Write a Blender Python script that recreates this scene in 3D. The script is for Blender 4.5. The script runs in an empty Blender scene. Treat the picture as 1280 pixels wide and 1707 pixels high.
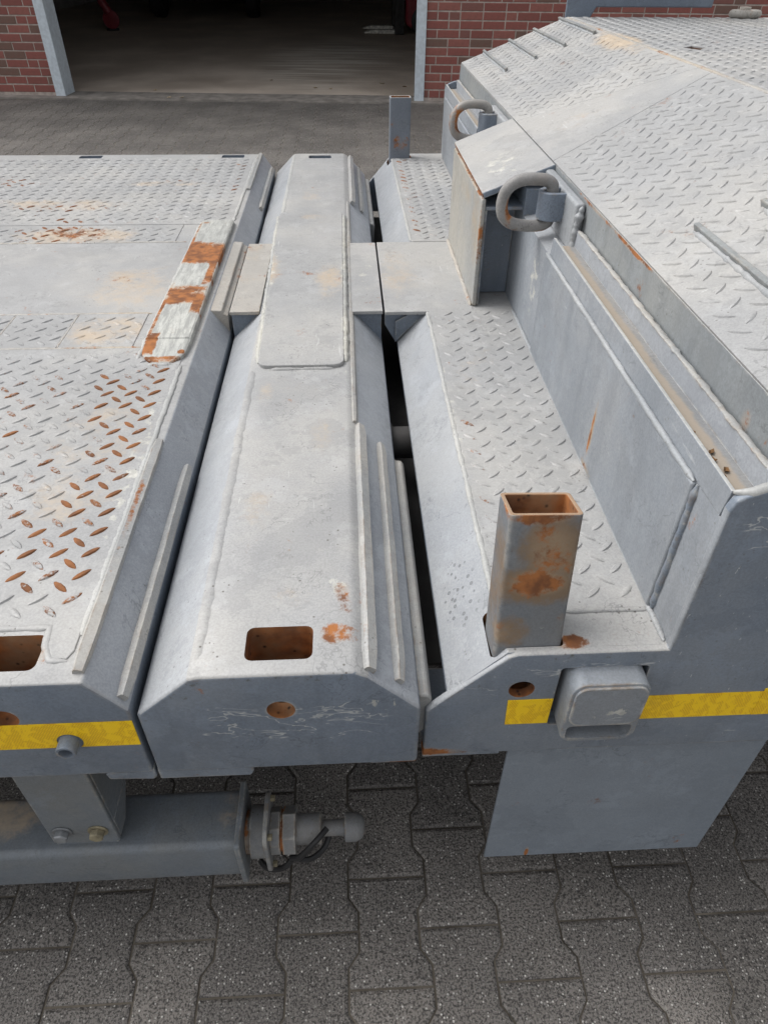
import bpy, bmesh, math, random
from mathutils import Vector, Matrix, noise
random.seed(11)
R = math.radians
sc = bpy.context.scene
COL = sc.collection

# ------------------------------------------------------------------ camera, sky, sun, exposure
cam = bpy.data.cameras.new("camera")
cam.sensor_fit = 'VERTICAL'; cam.sensor_height = 36.0; cam.lens = 1150.0 / 1707.0 * 36.0
cam.clip_start = 0.02; cam.clip_end = 300.0
co = bpy.data.objects.new("camera", cam); COL.objects.link(co)
rt = Vector((0.99876, -0.04958, 0.00689)); dn = Vector((-0.02661, -0.64264, -0.76571)); fw = Vector((0.04240, 0.76457, -0.64315))
fw.normalize(); rt = (rt - fw * rt.dot(fw)).normalized(); up = rt.cross(fw)
co.matrix_world = Matrix(((rt.x, up.x, -fw.x, 0), (rt.y, up.y, -fw.y, 0), (rt.z, up.z, -fw.z, 1.53), (0, 0, 0, 1)))
sc.camera = co

SUN_EL, SUN_AZ = R(55), R(-66)           # azimuth measured from +Y towards +X: the sun stands behind the garage, to the left
world = bpy.data.worlds.new("World"); sc.world = world; world.use_nodes = True
wn = world.node_tree.nodes; wl = world.node_tree.links
bg = wn["Background"]
sky = wn.new("ShaderNodeTexSky"); sky.sky_type = 'NISHITA'; sky.sun_disc = False
sky.sun_elevation = SUN_EL; sky.sun_rotation = SUN_AZ; sky.air_density = 1.0; sky.dust_density = 4.0; sky.ozone_density = 1.0
hs = wn.new("ShaderNodeHueSaturation"); hs.inputs["Saturation"].default_value = 0.14
wl.new(sky.outputs[0], hs.inputs["Color"]); wl.new(hs.outputs[0], bg.inputs["Color"])
bg.inputs["Strength"].default_value = 0.15
sun = bpy.data.lights.new("sun", 'SUN'); sun.energy = 0.9; sun.angle = R(40); sun.color = (1.0, 0.97, 0.93)
so = bpy.data.objects.new("sun", sun); COL.objects.link(so)
sd = Vector((math.sin(SUN_AZ) * math.cos(SUN_EL), math.cos(SUN_AZ) * math.cos(SUN_EL), math.sin(SUN_EL)))
so.rotation_euler = sd.to_track_quat('Z', 'Y').to_euler()
sc.view_settings.view_transform = 'Standard'; sc.view_settings.look = 'None'
sc.view_settings.gamma = 1.0; sc.view_settings.use_curve_mapping = False
sc.view_settings.exposure = 0.64
sc.render.engine = 'CYCLES'
sc.cycles.max_bounces = 6; sc.cycles.diffuse_bounces = 4; sc.cycles.glossy_bounces = 3
sc.cycles.use_denoising = True

# ------------------------------------------------------------------ node helper
class NT:
    def __init__(s, name):
        s.m = bpy.data.materials.new(name); s.m.use_nodes = True
        s.n = s.m.node_tree.nodes; s.l = s.m.node_tree.links
        s.b = s.n["Principled BSDF"]
        s.tc = s.n.new("ShaderNodeTexCoord").outputs["Object"]
    def put(s, sock, v):
        if isinstance(v, (int, float)): sock.default_value = v
        elif isinstance(v, (tuple, list)):
            sock.default_value = tuple(v) + ((1.0,) if len(v) == 3 and sock.type == 'RGBA' else ())
        elif v is not None: s.l.new(v, sock)
    def noise(s, scale, detail=4, rough=0.55, vec=None, dist=0.0):
        t = s.n.new("ShaderNodeTexNoise"); s.put(t.inputs["Vector"], vec or s.tc)
        t.inputs["Scale"].default_value = scale; t.inputs["Detail"].default_value = detail
        t.inputs["Roughness"].default_value = rough; t.inputs["Distortion"].default_value = dist
        return t.outputs["Fac"]
    def voro(s, scale, vec=None, feature='F1'):
        t = s.n.new("ShaderNodeTexVoronoi"); s.put(t.inputs["Vector"], vec or s.tc); t.feature = feature
        t.inputs["Scale"].default_value = scale
        return t
    def scale(s, v, vec=None):
        t = s.n.new("ShaderNodeMapping"); s.put(t.inputs["Vector"], vec or s.tc); t.inputs["Scale"].default_value = v
        return t.outputs[0]
    def math(s, op, a, b=0.0, c=None, clamp=False):
        t = s.n.new("ShaderNodeMath"); t.operation = op; t.use_clamp = clamp
        s.put(t.inputs[0], a); s.put(t.inputs[1], b)
        if c is not None: s.put(t.inputs[2], c)
        return t.outputs[0]
    def ramp(s, v, a, b, lo=0.0, hi=1.0):
        t = s.n.new("ShaderNodeMapRange"); t.interpolation_type = 'SMOOTHSTEP'
        s.put(t.inputs["Value"], v); t.inputs["From Min"].default_value = a; t.inputs["From Max"].default_value = b
        t.inputs["To Min"].default_value = lo; t.inputs["To Max"].default_value = hi
        return t.outputs[0]
    def mix(s, f, a, b, mode='MIX'):
        t = s.n.new("ShaderNodeMix"); t.data_type = 'RGBA'; t.blend_type = mode
        s.put(t.inputs[0], f); s.put(t.inputs[6], a); s.put(t.inputs[7], b)
        return t.outputs[2]
    def vmath(s, op, a, b):
        t = s.n.new("ShaderNodeVectorMath"); t.operation = op; s.put(t.inputs[0], a); s.put(t.inputs[1], b)
        return t.outputs["Value"] if op == 'LENGTH' else t.outputs[0]
    def spots(s, lst):
        """soft ellipsoid masks (centre, radii, strength) that say where a stain sits on the thing"""
        acc = None
        for c, r, k in lst:
            d = s.vmath('DIVIDE', s.vmath('SUBTRACT', s.tc, c), r)
            if k < 0:      # a patch with straight sides
                a = s.n.new("ShaderNodeSeparateXYZ"); s.put(a.inputs[0], s.vmath('ABSOLUTE', d, (0, 0, 0)))
                ln = s.math('MAXIMUM', s.math('MAXIMUM', a.outputs[0], a.outputs[1]), a.outputs[2])
                m = s.math('MULTIPLY', s.ramp(ln, 0.45, 1.4, 1.0, 0.0), -k)
            else: m = s.math('MULTIPLY', s.ramp(s.vmath('LENGTH', d, (0, 0, 0)), 0.25, 1.0, 1.0, 0.0), k)
            acc = m if acc is None else s.math('MAXIMUM', acc, m)
        return acc if acc is not None else 0.0
    def bump(s, h, strength=0.2, dist=0.002, prev=None):
        t = s.n.new("ShaderNodeBump"); t.inputs["Strength"].default_value = strength; t.inputs["Distance"].default_value = dist
        s.put(t.inputs["Height"], h)
        if prev is not None: s.put(t.inputs["Normal"], prev)
        return t.outputs[0]
    def done(s, color, rough, normal=None, metal=0.0, spec=0.4):
        s.put(s.b.inputs["Base Color"], color); s.put(s.b.inputs["Roughness"], rough)
        s.put(s.b.inputs["Metallic"], metal); s.b.inputs["Specular IOR Level"].default_value = spec
        if normal is not None: s.put(s.b.inputs["Normal"], normal)
        return s.m

RUST1, RUST2 = (0.33, 0.125, 0.038), (0.15, 0.058, 0.024)
def rust_color(t):
    return t.mix(t.ramp(t.noise(38, 5), 0.35, 0.65), RUST1, RUST2)

def paint(name, base, dust=(0.5, 0.5, 0.48), dusta=0.25, chips=0.12, rust=(), white=(), warm=(), rough=0.5, specks=0.5, streak=0.0, attr=False, scuff=0.3, rustall=0.0, edge=0.0, drops=(), grime=(), warmc=(0.46, 0.36, 0.25), brush=0.0, micro=1.0, squig=()):
    t = NT(name)
    blotn = t.noise(14, 8, 0.7); big = t.noise(2.2, 5, 0.6); mid = t.noise(11, 6, 0.62); fine = t.noise(70, 4, 0.6)
    c = t.mix(t.ramp(mid, 0.3, 0.72), tuple(x * 0.88 for x in base), tuple(min(1, x * 1.08) for x in base))
    c = t.mix(t.math('MULTIPLY', t.ramp(t.math('ADD', t.math('MULTIPLY', big, 0.75), t.math('MULTIPLY', blotn, 0.25)), 0.42, 0.62), min(1.0, dusta * 1.5)), c, dust)
    gr = t.noise(300, 3, 0.7)
    c = t.mix(0.30, c, t.mix(t.ramp(gr, 0.34, 0.66), tuple(x * 0.70 for x in base), tuple(min(1, x * 1.32) for x in base)), 'MIX') if micro else c
    blot = t.noise(5.5, 12, 0.74)
    c = t.mix(t.ramp(blot, 0.535, 0.56, 0.0, 0.32 * micro), c, tuple(x * 0.70 for x in base))
    c = t.mix(t.ramp(t.noise(8.5, 12, 0.76), 0.56, 0.585, 0.0, 0.28 * micro), c, tuple(min(1, x * 1.4) for x in base))
    # hairline cracks and wrinkles in thick old paint
    cn = t.math('ABSOLUTE', t.math('SUBTRACT', t.noise(16, 4, 0.6, None, 0.4), 0.5))
    cm = t.math('MULTIPLY', t.ramp(cn, 0.004, 0.011, 1, 0), t.ramp(t.noise(7, 3), 0.50, 0.60))
    c = t.mix(t.math('MULTIPLY', cm, 0.5 * micro), c, tuple(x * 0.55 for x in base))
    if squig:
        qn = t.math('ABSOLUTE', t.math('SUBTRACT', t.noise(1.0, 3, 0.6, t.scale((13, 13, 40)), 0.5), 0.5))
        qm = t.math('MULTIPLY', t.ramp(qn, 0.006, 0.016, 1, 0), t.ramp(t.math('ADD', t.spots(squig), t.math('MULTIPLY', t.math('SUBTRACT', t.noise(19, 4), 0.5), 1.8)), 0.42, 0.6))
        c = t.mix(t.math('MULTIPLY', qm, 0.7), c, (0.50, 0.51, 0.50))
    # scuffs: fine bright scratches dragged along the length
    if scuff:
        sv = t.noise(1.0, 3, 0.7, t.scale((150, 9, 60)))
        sw = t.noise(1.0, 3, 0.7, t.scale((12, 160, 60)))
        sm = t.math('MULTIPLY', t.math('MAXIMUM', t.ramp(sv, 0.66, 0.74), t.ramp(sw, 0.68, 0.75)), t.ramp(t.noise(4.5, 3), 0.45, 0.66))
        c = t.mix(t.math('MULTIPLY', sm, scuff), c, (0.62, 0.63, 0.62))
    if streak:
        st = t.noise(1.0, 4, 0.6, t.scale((26, 26, 1.6)))
        c = t.mix(t.math('MULTIPLY', t.ramp(st, 0.48, 0.7), streak), c, tuple(x * 0.62 for x in base))
        dv = t.noise(1.0, 3, 0.7, t.scale((190, 7, 80))); dw = t.noise(1.0, 3, 0.7, t.scale((9, 210, 80)))
        dm = t.math('MULTIPLY', t.math('MAXIMUM', t.ramp(dv, 0.68, 0.75), t.ramp(dw, 0.69, 0.76)), t.ramp(t.noise(3.1, 3), 0.47, 0.62))
        c = t.mix(t.math('MULTIPLY', dm, min(1.0, scuff * 1.2)), c, tuple(x * 0.45 for x in base))
    # dirt specks
    if specks:
        v = t.voro(95); sp = t.math('MULTIPLY', t.ramp(v.outputs["Distance"], 0.10, 0.2, 1, 0), t.ramp(t.noise(17, 3), 0.56, 0.62))
        c = t.mix(t.math('MULTIPLY', sp, specks), c, (0.10, 0.09, 0.08))
    if drops:
        dv_ = t.voro(88); ring_ = t.math('MULTIPLY', t.ramp(dv_.outputs["Distance"], 0.22, 0.34, 1, 0), t.ramp(dv_.outputs["Distance"], 0.0, 0.25, 0.45, 1))
        c = t.mix(t.math('MULTIPLY', ring_, t.ramp(t.math('ADD', t.spots(drops), t.math('MULTIPLY', t.math('SUBTRACT', mid, 0.5), 1.2)), 0.3, 0.55)), c, tuple(x * 0.5 for x in base))
    # warm dusty stains
    if warm:
        wm = t.ramp(t.math('ADD', t.spots(warm), t.math('MULTIPLY', t.math('SUBTRACT', t.math('ADD', t.math('MULTIPLY', mid, 0.6), t.math('MULTIPLY', t.noise(85, 5, 0.75), 0.4)), 0.5), 1.9)), 0.28, 0.85)
        c = t.mix(t.math('MULTIPLY', wm, 0.75), c, warmc)
    if grime:
        gm = t.ramp(t.math('ADD', t.spots(grime), t.math('MULTIPLY', t.math('SUBTRACT', t.noise(75, 6, 0.75), 0.5), 2.0)), 0.45, 0.72)
        c = t.mix(t.math('MULTIPLY', gm, 0.75), c, (0.07, 0.065, 0.045))
    if brush:
        c = t.mix(t.math('MULTIPLY', t.ramp(t.noise(1.0, 5, 0.7, t.scale((120, 14, 30)), 0.5), 0.40, 0.62), brush), c, tuple(x * 0.62 for x in base))
    # chipped, bare pale primer
    wsp = t.spots(white) if white else 0.0
    chn = t.noise(30, 8, 0.68)
    chip = t.ramp(t.math('ADD', chn, t.math('MULTIPLY', wsp, 0.30)), 0.735 - chips * 0.3, 0.76 - chips * 0.3)
    c = t.mix(t.math('MULTIPLY', chip, 0.75), c, t.mix(t.ramp(t.noise(120, 3), 0.4, 0.6), (0.56, 0.55, 0.50), (0.40, 0.395, 0.36)))
    if edge:
        bv = t.n.new("ShaderNodeBevel"); bv.samples = 4; bv.inputs["Radius"].default_value = 0.006
        gn = t.n.new("ShaderNodeNewGeometry").outputs["Normal"]
        dp = t.n.new("ShaderNodeVectorMath"); dp.operation = 'DOT_PRODUCT'; t.put(dp.inputs[0], bv.outputs[0]); t.put(dp.inputs[1], gn)
        em = t.math('MULTIPLY', t.math('SUBTRACT', 1.0, dp.outputs["Value"]), 14.0, clamp=True)
        ew = t.math('MULTIPLY', em, t.ramp(t.math('ADD', t.math('MULTIPLY', t.noise(46, 6, 0.7), 0.6), t.math('MULTIPLY', t.noise(9, 3), 0.4)), 0.45, 0.56))
        c = t.mix(t.math('MULTIPLY', ew, edge), c, t.mix(t.ramp(t.noise(33, 3), 0.42, 0.6), (0.46, 0.44, 0.39), (0.20, 0.14, 0.085)))
    rmask = None
    if rust or attr or rustall:
        rs = t.spots(rust) if rust else 0.0
        if rustall: rs = t.math('ADD', rs, rustall)
        rmask = t.ramp(t.math('ADD', rs, t.math('MULTIPLY', t.math('SUBTRACT', t.math('ADD', t.math('MULTIPLY', t.noise(24, 7, 0.65), 0.6), t.math('ADD', t.math('MULTIPLY', t.noise(130, 5, 0.7), 0.35), t.math('MULTIPLY', t.math('SUBTRACT', t.noise(8, 3), 0.5), 0.5))), 0.475), 2.6)), 0.34, 0.66)
        halo = t.ramp(t.math('ADD', rs, t.math('MULTIPLY', t.math('SUBTRACT', mid, 0.5), 1.0)), 0.22, 0.75)
        if rust or rustall: c = t.mix(t.math('MULTIPLY', halo, 0.5), c, (0.42, 0.30, 0.19))
        if attr:
            a = t.n.new("ShaderNodeAttribute"); a.attribute_name = "rust"
            am = t.ramp(t.math('ADD', a.outputs["Fac"], t.math('MULTIPLY', t.math('SUBTRACT', t.noise(160, 4, 0.7), 0.5), 1.1)), 0.42, 0.62)
            rmask = am if not (rust or rustall) else t.math('MAXIMUM', rmask, am)
        c = t.mix(rmask, c, t.mix(0.45, rust_color(t), (0.13, 0.062, 0.032)) if attr else rust_color(t))
    rg = t.ramp(fine, 0.3, 0.7, rough - 0.08, rough + 0.12)
    if rmask is not None: rg = t.math('MAXIMUM', rg, t.math('MULTIPLY', rmask, 0.9))
    h = t.math('ADD', t.math('MULTIPLY', mid, 0.6), t.math('MULTIPLY', fine, 0.22))
    h = t.math('SUBTRACT', h, t.math('MULTIPLY', chip, 0.10))
    nrm = t.bump(h, 0.30, 0.004)
    nrm = t.bump(t.noise(1.0, 2, 0.5, t.scale((5, 3, 5))), 0.25, 0.02, nrm)
    return t.done(c, rg, nrm, 0.0, 0.45)

def rusty(name, dark=0.6, paintmix=0.0, pc=(0.16, 0.18, 0.21)):
    t = NT(name)
    c = t.mix(t.ramp(t.noise(30, 6), 0.35, 0.65), RUST1, RUST2)
    c = t.mix(t.ramp(t.noise(14, 5), 0.4, 0.7), c, (0.26, 0.17, 0.10))
    v = t.voro(60); c = t.mix(t.ramp(v.outputs["Distance"], 0.05, 0.22, dark, 0), c, (0.02, 0.015, 0.012))
    if paintmix: c = t.mix(t.ramp(t.noise(12, 6, 0.6), 0.5 - paintmix * 0.3, 0.62 - paintmix * 0.3), c, pc)
    return t.done(c, 0.85, t.bump(t.noise(90, 5), 0.5, 0.002))

def plain(name, col, rough=0.6, var=0.2, sc_=12, metal=0.0, bumpk=0.15):
    t = NT(name)
    n = t.noise(sc_, 5)
    c = t.mix(t.ramp(n, 0.3, 0.7), tuple(x * (1 - var) for x in col), tuple(min(1, x * (1 + var)) for x in col))
    return t.done(c, rough, t.bump(t.noise(sc_ * 5, 4), bumpk, 0.002), metal)

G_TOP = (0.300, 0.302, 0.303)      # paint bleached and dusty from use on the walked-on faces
G_SIDE = (0.158, 0.190, 0.236)     # blue-grey paint, also darkened to carry the shade on the fronts
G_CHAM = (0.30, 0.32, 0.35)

M = {}
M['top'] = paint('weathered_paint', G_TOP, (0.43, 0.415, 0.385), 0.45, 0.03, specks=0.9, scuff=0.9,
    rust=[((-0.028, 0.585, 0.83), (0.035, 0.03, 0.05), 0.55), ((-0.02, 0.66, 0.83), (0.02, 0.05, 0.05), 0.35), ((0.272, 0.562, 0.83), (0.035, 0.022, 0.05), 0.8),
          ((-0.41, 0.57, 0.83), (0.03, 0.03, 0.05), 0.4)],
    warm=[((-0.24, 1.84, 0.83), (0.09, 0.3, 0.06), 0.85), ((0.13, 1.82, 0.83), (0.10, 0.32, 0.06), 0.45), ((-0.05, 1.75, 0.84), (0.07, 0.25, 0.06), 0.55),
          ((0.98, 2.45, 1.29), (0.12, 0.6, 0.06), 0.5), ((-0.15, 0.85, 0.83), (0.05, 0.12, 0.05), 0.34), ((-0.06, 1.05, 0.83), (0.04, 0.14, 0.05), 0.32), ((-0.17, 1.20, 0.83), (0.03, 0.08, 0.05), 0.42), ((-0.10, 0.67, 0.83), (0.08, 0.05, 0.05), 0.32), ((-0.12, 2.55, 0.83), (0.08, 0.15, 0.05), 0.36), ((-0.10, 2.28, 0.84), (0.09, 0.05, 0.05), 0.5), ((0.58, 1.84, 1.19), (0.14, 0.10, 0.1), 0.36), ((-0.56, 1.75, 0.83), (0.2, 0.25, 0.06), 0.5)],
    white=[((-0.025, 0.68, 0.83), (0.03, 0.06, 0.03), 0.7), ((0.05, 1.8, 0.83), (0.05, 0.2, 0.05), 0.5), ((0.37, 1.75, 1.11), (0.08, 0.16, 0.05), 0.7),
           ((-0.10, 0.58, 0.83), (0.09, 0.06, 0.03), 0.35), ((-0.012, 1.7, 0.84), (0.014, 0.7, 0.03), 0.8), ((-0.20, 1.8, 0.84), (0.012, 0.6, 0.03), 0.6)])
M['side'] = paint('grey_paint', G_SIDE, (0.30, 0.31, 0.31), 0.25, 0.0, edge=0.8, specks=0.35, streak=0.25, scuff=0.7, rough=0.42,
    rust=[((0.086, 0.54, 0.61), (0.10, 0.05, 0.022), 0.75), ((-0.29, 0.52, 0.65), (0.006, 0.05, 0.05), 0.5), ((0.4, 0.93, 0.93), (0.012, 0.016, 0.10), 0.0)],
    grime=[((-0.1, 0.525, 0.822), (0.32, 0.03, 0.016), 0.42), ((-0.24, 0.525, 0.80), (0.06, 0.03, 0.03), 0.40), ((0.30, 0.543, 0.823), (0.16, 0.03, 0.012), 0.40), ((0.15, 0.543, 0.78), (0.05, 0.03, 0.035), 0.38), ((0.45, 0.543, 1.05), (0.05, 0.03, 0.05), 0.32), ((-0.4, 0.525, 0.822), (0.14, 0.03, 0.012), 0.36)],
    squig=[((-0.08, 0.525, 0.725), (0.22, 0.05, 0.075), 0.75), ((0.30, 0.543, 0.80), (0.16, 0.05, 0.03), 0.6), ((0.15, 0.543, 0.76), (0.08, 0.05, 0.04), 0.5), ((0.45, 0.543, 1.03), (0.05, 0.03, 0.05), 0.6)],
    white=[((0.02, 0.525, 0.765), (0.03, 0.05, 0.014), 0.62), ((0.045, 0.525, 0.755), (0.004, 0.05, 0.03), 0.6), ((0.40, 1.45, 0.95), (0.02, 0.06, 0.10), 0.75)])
M['chlight'] = paint('dusty_chamfer_paint', (0.295, 0.31, 0.33), (0.40, 0.40, 0.39), 0.35, 0.02, specks=0.5, scuff=0.6, rough=0.46,
    drops=[((0.15, 0.70, 0.79), (0.05, 0.10, 0.08), 0.75)], white=[((-0.207, 1.6, 0.83), (0.012, 1.2, 0.03), 0.55)])
M['cham'] = paint('chamfer_paint', G_CHAM, (0.40, 0.41, 0.42), 0.35, 0.0, edge=0.7, specks=0.4, scuff=0.3, rough=0.46,
    white=[((-0.207, 1.6, 0.83), (0.012, 1.2, 0.03), 0.55)])
M['tread'] = paint('tread_plate_paint', G_TOP,  (0.43, 0.415, 0.385), 0.45, 0.03, grime=[((0.62, 1.28, 1.21), (0.22, 0.035, 0.1), 0.30), ((0.70, 1.33, 1.24), (0.05, 0.02, 0.1), 0.35)], specks=0.7, scuff=0.6, attr=True,
    rust=[((-0.85, 2.17, 0.83), (0.16, 0.10, 0.05), 0.30)],
    warm=[((-1.0, 2.45, 0.83), (0.5, 0.12, 0.05), 0.5), ((-0.8, 2.15, 0.83), (0.3, 0.12, 0.05), 0.7), ((-0.55, 1.5, 0.83), (0.16, 0.12, 0.05), 0.65), ((-0.66, 2.7, 0.83), (0.3, 0.06, 0.05), 0.5),
          ((0.82, 2.45, 1.29), (0.10, 0.35, 0.05), 0.75), ((0.27, 1.3, 0.83), (0.1, 0.3, 0.05), 0.25), ((-0.45, 1.02, 0.83), (0.15, 0.40, 0.05), 0.42), ((-0.74, 1.05, 0.83), (0.16, 0.14, 0.05), 0.36)],
    white=[((-0.375, 1.0, 0.83), (0.026, 0.34, 0.03), 0.78), ((-0.375, 2.6, 0.83), (0.03, 0.4, 0.03), 0.45), ((0.19, 1.1, 0.83), (0.02, 0.5, 0.03), 0.6)])
M['bead'] = paint('weld_bead_paint', (0.34, 0.345, 0.34), (0.47, 0.455, 0.41), 0.4, 0.25, specks=0.5, scuff=0, rustall=0.0)
M['beadside'] = paint('weld_bead_side_paint', (0.27, 0.285, 0.30), (0.45, 0.44, 0.42), 0.4, 0.16, specks=0.5, scuff=0)
M['strip'] = paint('rub_strip_paint', (0.285, 0.29, 0.29), (0.40, 0.375, 0.335), 0.6, 0.15, edge=0.6, specks=0.7, scuff=0.2,
    rust=[((-0.345, 0.85, 0.83), (0.008, 0.24, 0.03), 0.34)])
M['cream'] = paint('chipped_weld_paint', (0.34, 0.345, 0.335), (0.52, 0.50, 0.43), 0.7, 0.55, specks=0.6, scuff=0)
M['seam'] = paint('rusty_seam', (0.33, 0.32, 0.30), (0.40, 0.33, 0.24), 0.7, 0.05, specks=1.0, scuff=0, rustall=0.26)
M['pad'] = paint('wear_pad_paint', (0.40, 0.405, 0.385), (0.52, 0.52, 0.48), 0.6, 0.25, specks=0.5, scuff=1.0, brush=0.8,
    rust=[((-0.398, 1.955, 0.85), (0.060, 0.085, 0.10), -0.92), ((-0.361, 1.83, 0.85), (0.012, 0.11, 0.10), -0.72), ((-0.402, 1.665, 0.85), (0.058, 0.055, 0.10), -0.92), ((-0.364, 1.60, 0.85), (0.014, 0.045, 0.10), -0.9), ((-0.445, 1.56, 0.85), (0.007, 0.19, 0.06), -0.72),
          ((-0.434, 1.405, 0.84), (0.014, 0.05, 0.06), -0.9), ((-0.40, 1.346, 0.84), (0.06, 0.010, 0.06), -0.7), ((-0.446, 2.13, 0.85), (0.007, 0.12, 0.06), -0.65), ((-0.362, 1.372, 0.84), (0.012, 0.014, 0.05), 0.9), ((-0.43, 2.22, 0.85), (0.02, 0.02, 0.05), 0.6)])
M['block'] = paint('rubbed_block_paint', (0.345, 0.33, 0.305), (0.41, 0.365, 0.31), 0.7, 0.05, edge=0.7, specks=0.8, scuff=0.4,
    rust=[((-0.295, 1.85, 0.82), (0.016, 0.3, 0.05), 0.35), ((-0.27, 2.03, 0.83), (0.04, 0.05, 0.03), 0.42)], warm=[((-0.27, 1.84, 0.83), (0.12, 0.4, 0.06), 0.3)])
M['box'] = paint('box_side_paint', (0.30, 0.305, 0.30), (0.40, 0.37, 0.31), 0.6, 0.0, edge=0.8, specks=0.6, scuff=0.3, streak=0.2,
    rust=[((0.30, 1.85, 1.084), (0.02, 0.6, 0.012), 0.9), ((0.30, 1.608, 0.99), (0.02, 0.009, 0.13), 0.45), ((0.30, 1.70, 1.03), (0.02, 0.02, 0.08), 0.35)],
    warm=[((0.30, 1.66, 1.0), (0.03, 0.10, 0.18), 0.6), ((0.30, 1.85, 1.04), (0.03, 0.2, 0.06), 0.45), ((0.30, 2.0, 1.0), (0.03, 0.1, 0.1), 0.3)], warmc=(0.36, 0.27, 0.16))
M['edge'] = paint('ramp_edge_paint', (0.19, 0.205, 0.215), (0.3, 0.3, 0.28), 0.4, 0.0, edge=0.6, specks=0.7, streak=0.3, scuff=0.2,
    rust=[((0.455, 1.10, 1.144), (0.012, 0.15, 0.009), 0.72), ((0.455, 1.3, 1.144), (0.012, 0.2, 0.007), 0.45), ((0.455, 1.19, 1.12), (0.012, 0.012, 0.03), 0.22), ((0.455, 0.66, 1.10), (0.012, 0.02, 0.03), 0.4)])
M['wall'] = paint('side_panel_paint', (0.225, 0.245, 0.27), (0.34, 0.34, 0.34), 0.35, 0.0, specks=0.45, streak=0.25, scuff=0.3,
    warm=[((0.393, 0.934, 0.90), (0.014, 0.016, 0.10), 0.7), ((0.393, 0.93, 0.838), (0.02, 0.05, 0.02), 0.6)], warmc=(0.38, 0.25, 0.11),
    rust=[((0.393, 0.935, 0.905), (0.012, 0.007, 0.075), 0.72), ((0.393, 0.93, 0.838), (0.02, 0.016, 0.012), 0.55)],
    white=[((0.393, 1.44, 0.95), (0.02, 0.06, 0.12), 0.9)])
M['dirt'] = paint('gutter_floor_paint', (0.20, 0.205, 0.21), (0.28, 0.26, 0.23), 0.4, 0.0, specks=0.6, scuff=0, rough=0.8,
    warm=[((0.414, 1.8, 1.062), (0.020, 3.0, 0.1), -1.0)], warmc=(0.31, 0.255, 0.195))
M['hole'] = rusty('rusty_pocket_wall', 0.9, 0.0)
M['stake'] = paint('rusty_stake_paint', (0.135, 0.150, 0.170), (0.25, 0.23, 0.19), 0.35, 0.02, edge=0.9, specks=0.6, scuff=0.3, rough=0.55,
    rust=[((0.235, 0.575, 0.97), (0.055, 0.07, 0.09), 0.50), ((0.222, 0.565, 0.925), (0.06, 0.07, 0.032), 0.72), ((0.22, 0.62, 1.012), (0.08, 0.06, 0.018), 0.75),
          ((0.18, 0.56, 0.855), (0.03, 0.05, 0.03), 0.38), ((0.255, 0.56, 0.87), (0.012, 0.05, 0.02), 0.4)],
    warm=[((0.170, 0.60, 0.95), (0.014, 0.12, 0.24), 0.7), ((0.24, 0.58, 0.97), (0.075, 0.10, 0.10), 0.85), ((0.225, 0.57, 0.92), (0.09, 0.09, 0.05), 0.9), ((0.195, 0.56, 0.855), (0.045, 0.08, 0.045), 0.75)], warmc=(0.20, 0.125, 0.060),
    white=[((0.232, 0.56, 0.858), (0.012, 0.03, 0.008), 0.8)], grime=[((0.2, 0.57, 0.95), (0.06, 0.06, 0.10), 0.22)])
M['stakefar'] = paint('grey_stake_paint', (0.155, 0.175, 0.205), (0.25, 0.23, 0.19), 0.2, 0.02, specks=0.6, scuff=0.2,
    rust=[((0.22, 3.05, 0.89), (0.06, 0.06, 0.05), 0.4)])
M['stakein'] = rusty('rusty_stake_inside', 0.9)
M['rim'] = rusty('rusty_cut_edge', 0.2, 0.9, (0.30, 0.205, 0.135))
M['ring'] = paint('worn_ring_paint', (0.21, 0.205, 0.20), (0.38, 0.36, 0.32), 0.7, 0.30, specks=0.9, scuff=0.0, rustall=0.20, rough=0.55,
    rust=[((0.327, 1.455, 1.10), (0.014, 0.03, 0.045), 0.6), ((0.40, 1.455, 1.055), (0.04, 0.03, 0.012), 0.6), ((0.33, 2.225, 1.11), (0.02, 0.03, 0.05), 0.4)])
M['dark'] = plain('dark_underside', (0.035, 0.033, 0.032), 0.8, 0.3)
M['under'] = paint('under_beam_paint', (0.155, 0.178, 0.205), (0.20, 0.18, 0.13), 0.3, 0.0, edge=0.6, specks=0.5, scuff=0.25, rough=0.42,
    warm=[((-0.66, 0.62, 0.30), (0.16, 0.08, 0.12), 0.8), ((-0.24, 0.62, 0.32), (0.05, 0.06, 0.05), 0.5)])
M['coupling'] = paint('coupling_paint', (0.165, 0.18, 0.20), (0.3, 0.26, 0.2), 0.3, 0.10, edge=1, specks=0.6, scuff=0.4,
    rust=[((-0.21, 0.6, 0.26), (0.012, 0.1, 0.1), 0.6), ((-0.147, 0.6, 0.26), (0.008, 0.1, 0.1), 0.8)])
M['flap'] = paint('skirt_plate_paint', (0.195, 0.225, 0.262), (0.26, 0.28, 0.30), 0.15, 0.0, specks=0.15, scuff=0.1, rough=0.5,
    rust=[((0.30, 0.56, 0.225), (0.006, 0.02, 0.03), 0.75)])
M['latch'] = paint('latch_paint', (0.20, 0.222, 0.25), (0.34, 0.34, 0.33), 0.2, 0.02, edge=1, specks=0.3, scuff=0.3,
    squig=[((0.32, 0.515, 0.74), (0.06, 0.03, 0.05), 0.6)],
    white=[((0.338, 0.515, 0.742), (0.030, 0.03, 0.018), 0.78), ((0.30, 0.515, 0.735), (0.024, 0.03, 0.008), 0.72), ((0.325, 0.515, 0.684), (0.06, 0.03, 0.006), 0.9)])
M['rubber'] = plain('black_rubber', (0.022, 0.022, 0.023), 0.55, 0.2)
M['steel'] = plain('zinc_bolt', (0.24, 0.25, 0.26), 0.45, 0.25, 40, 0.3)
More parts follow.
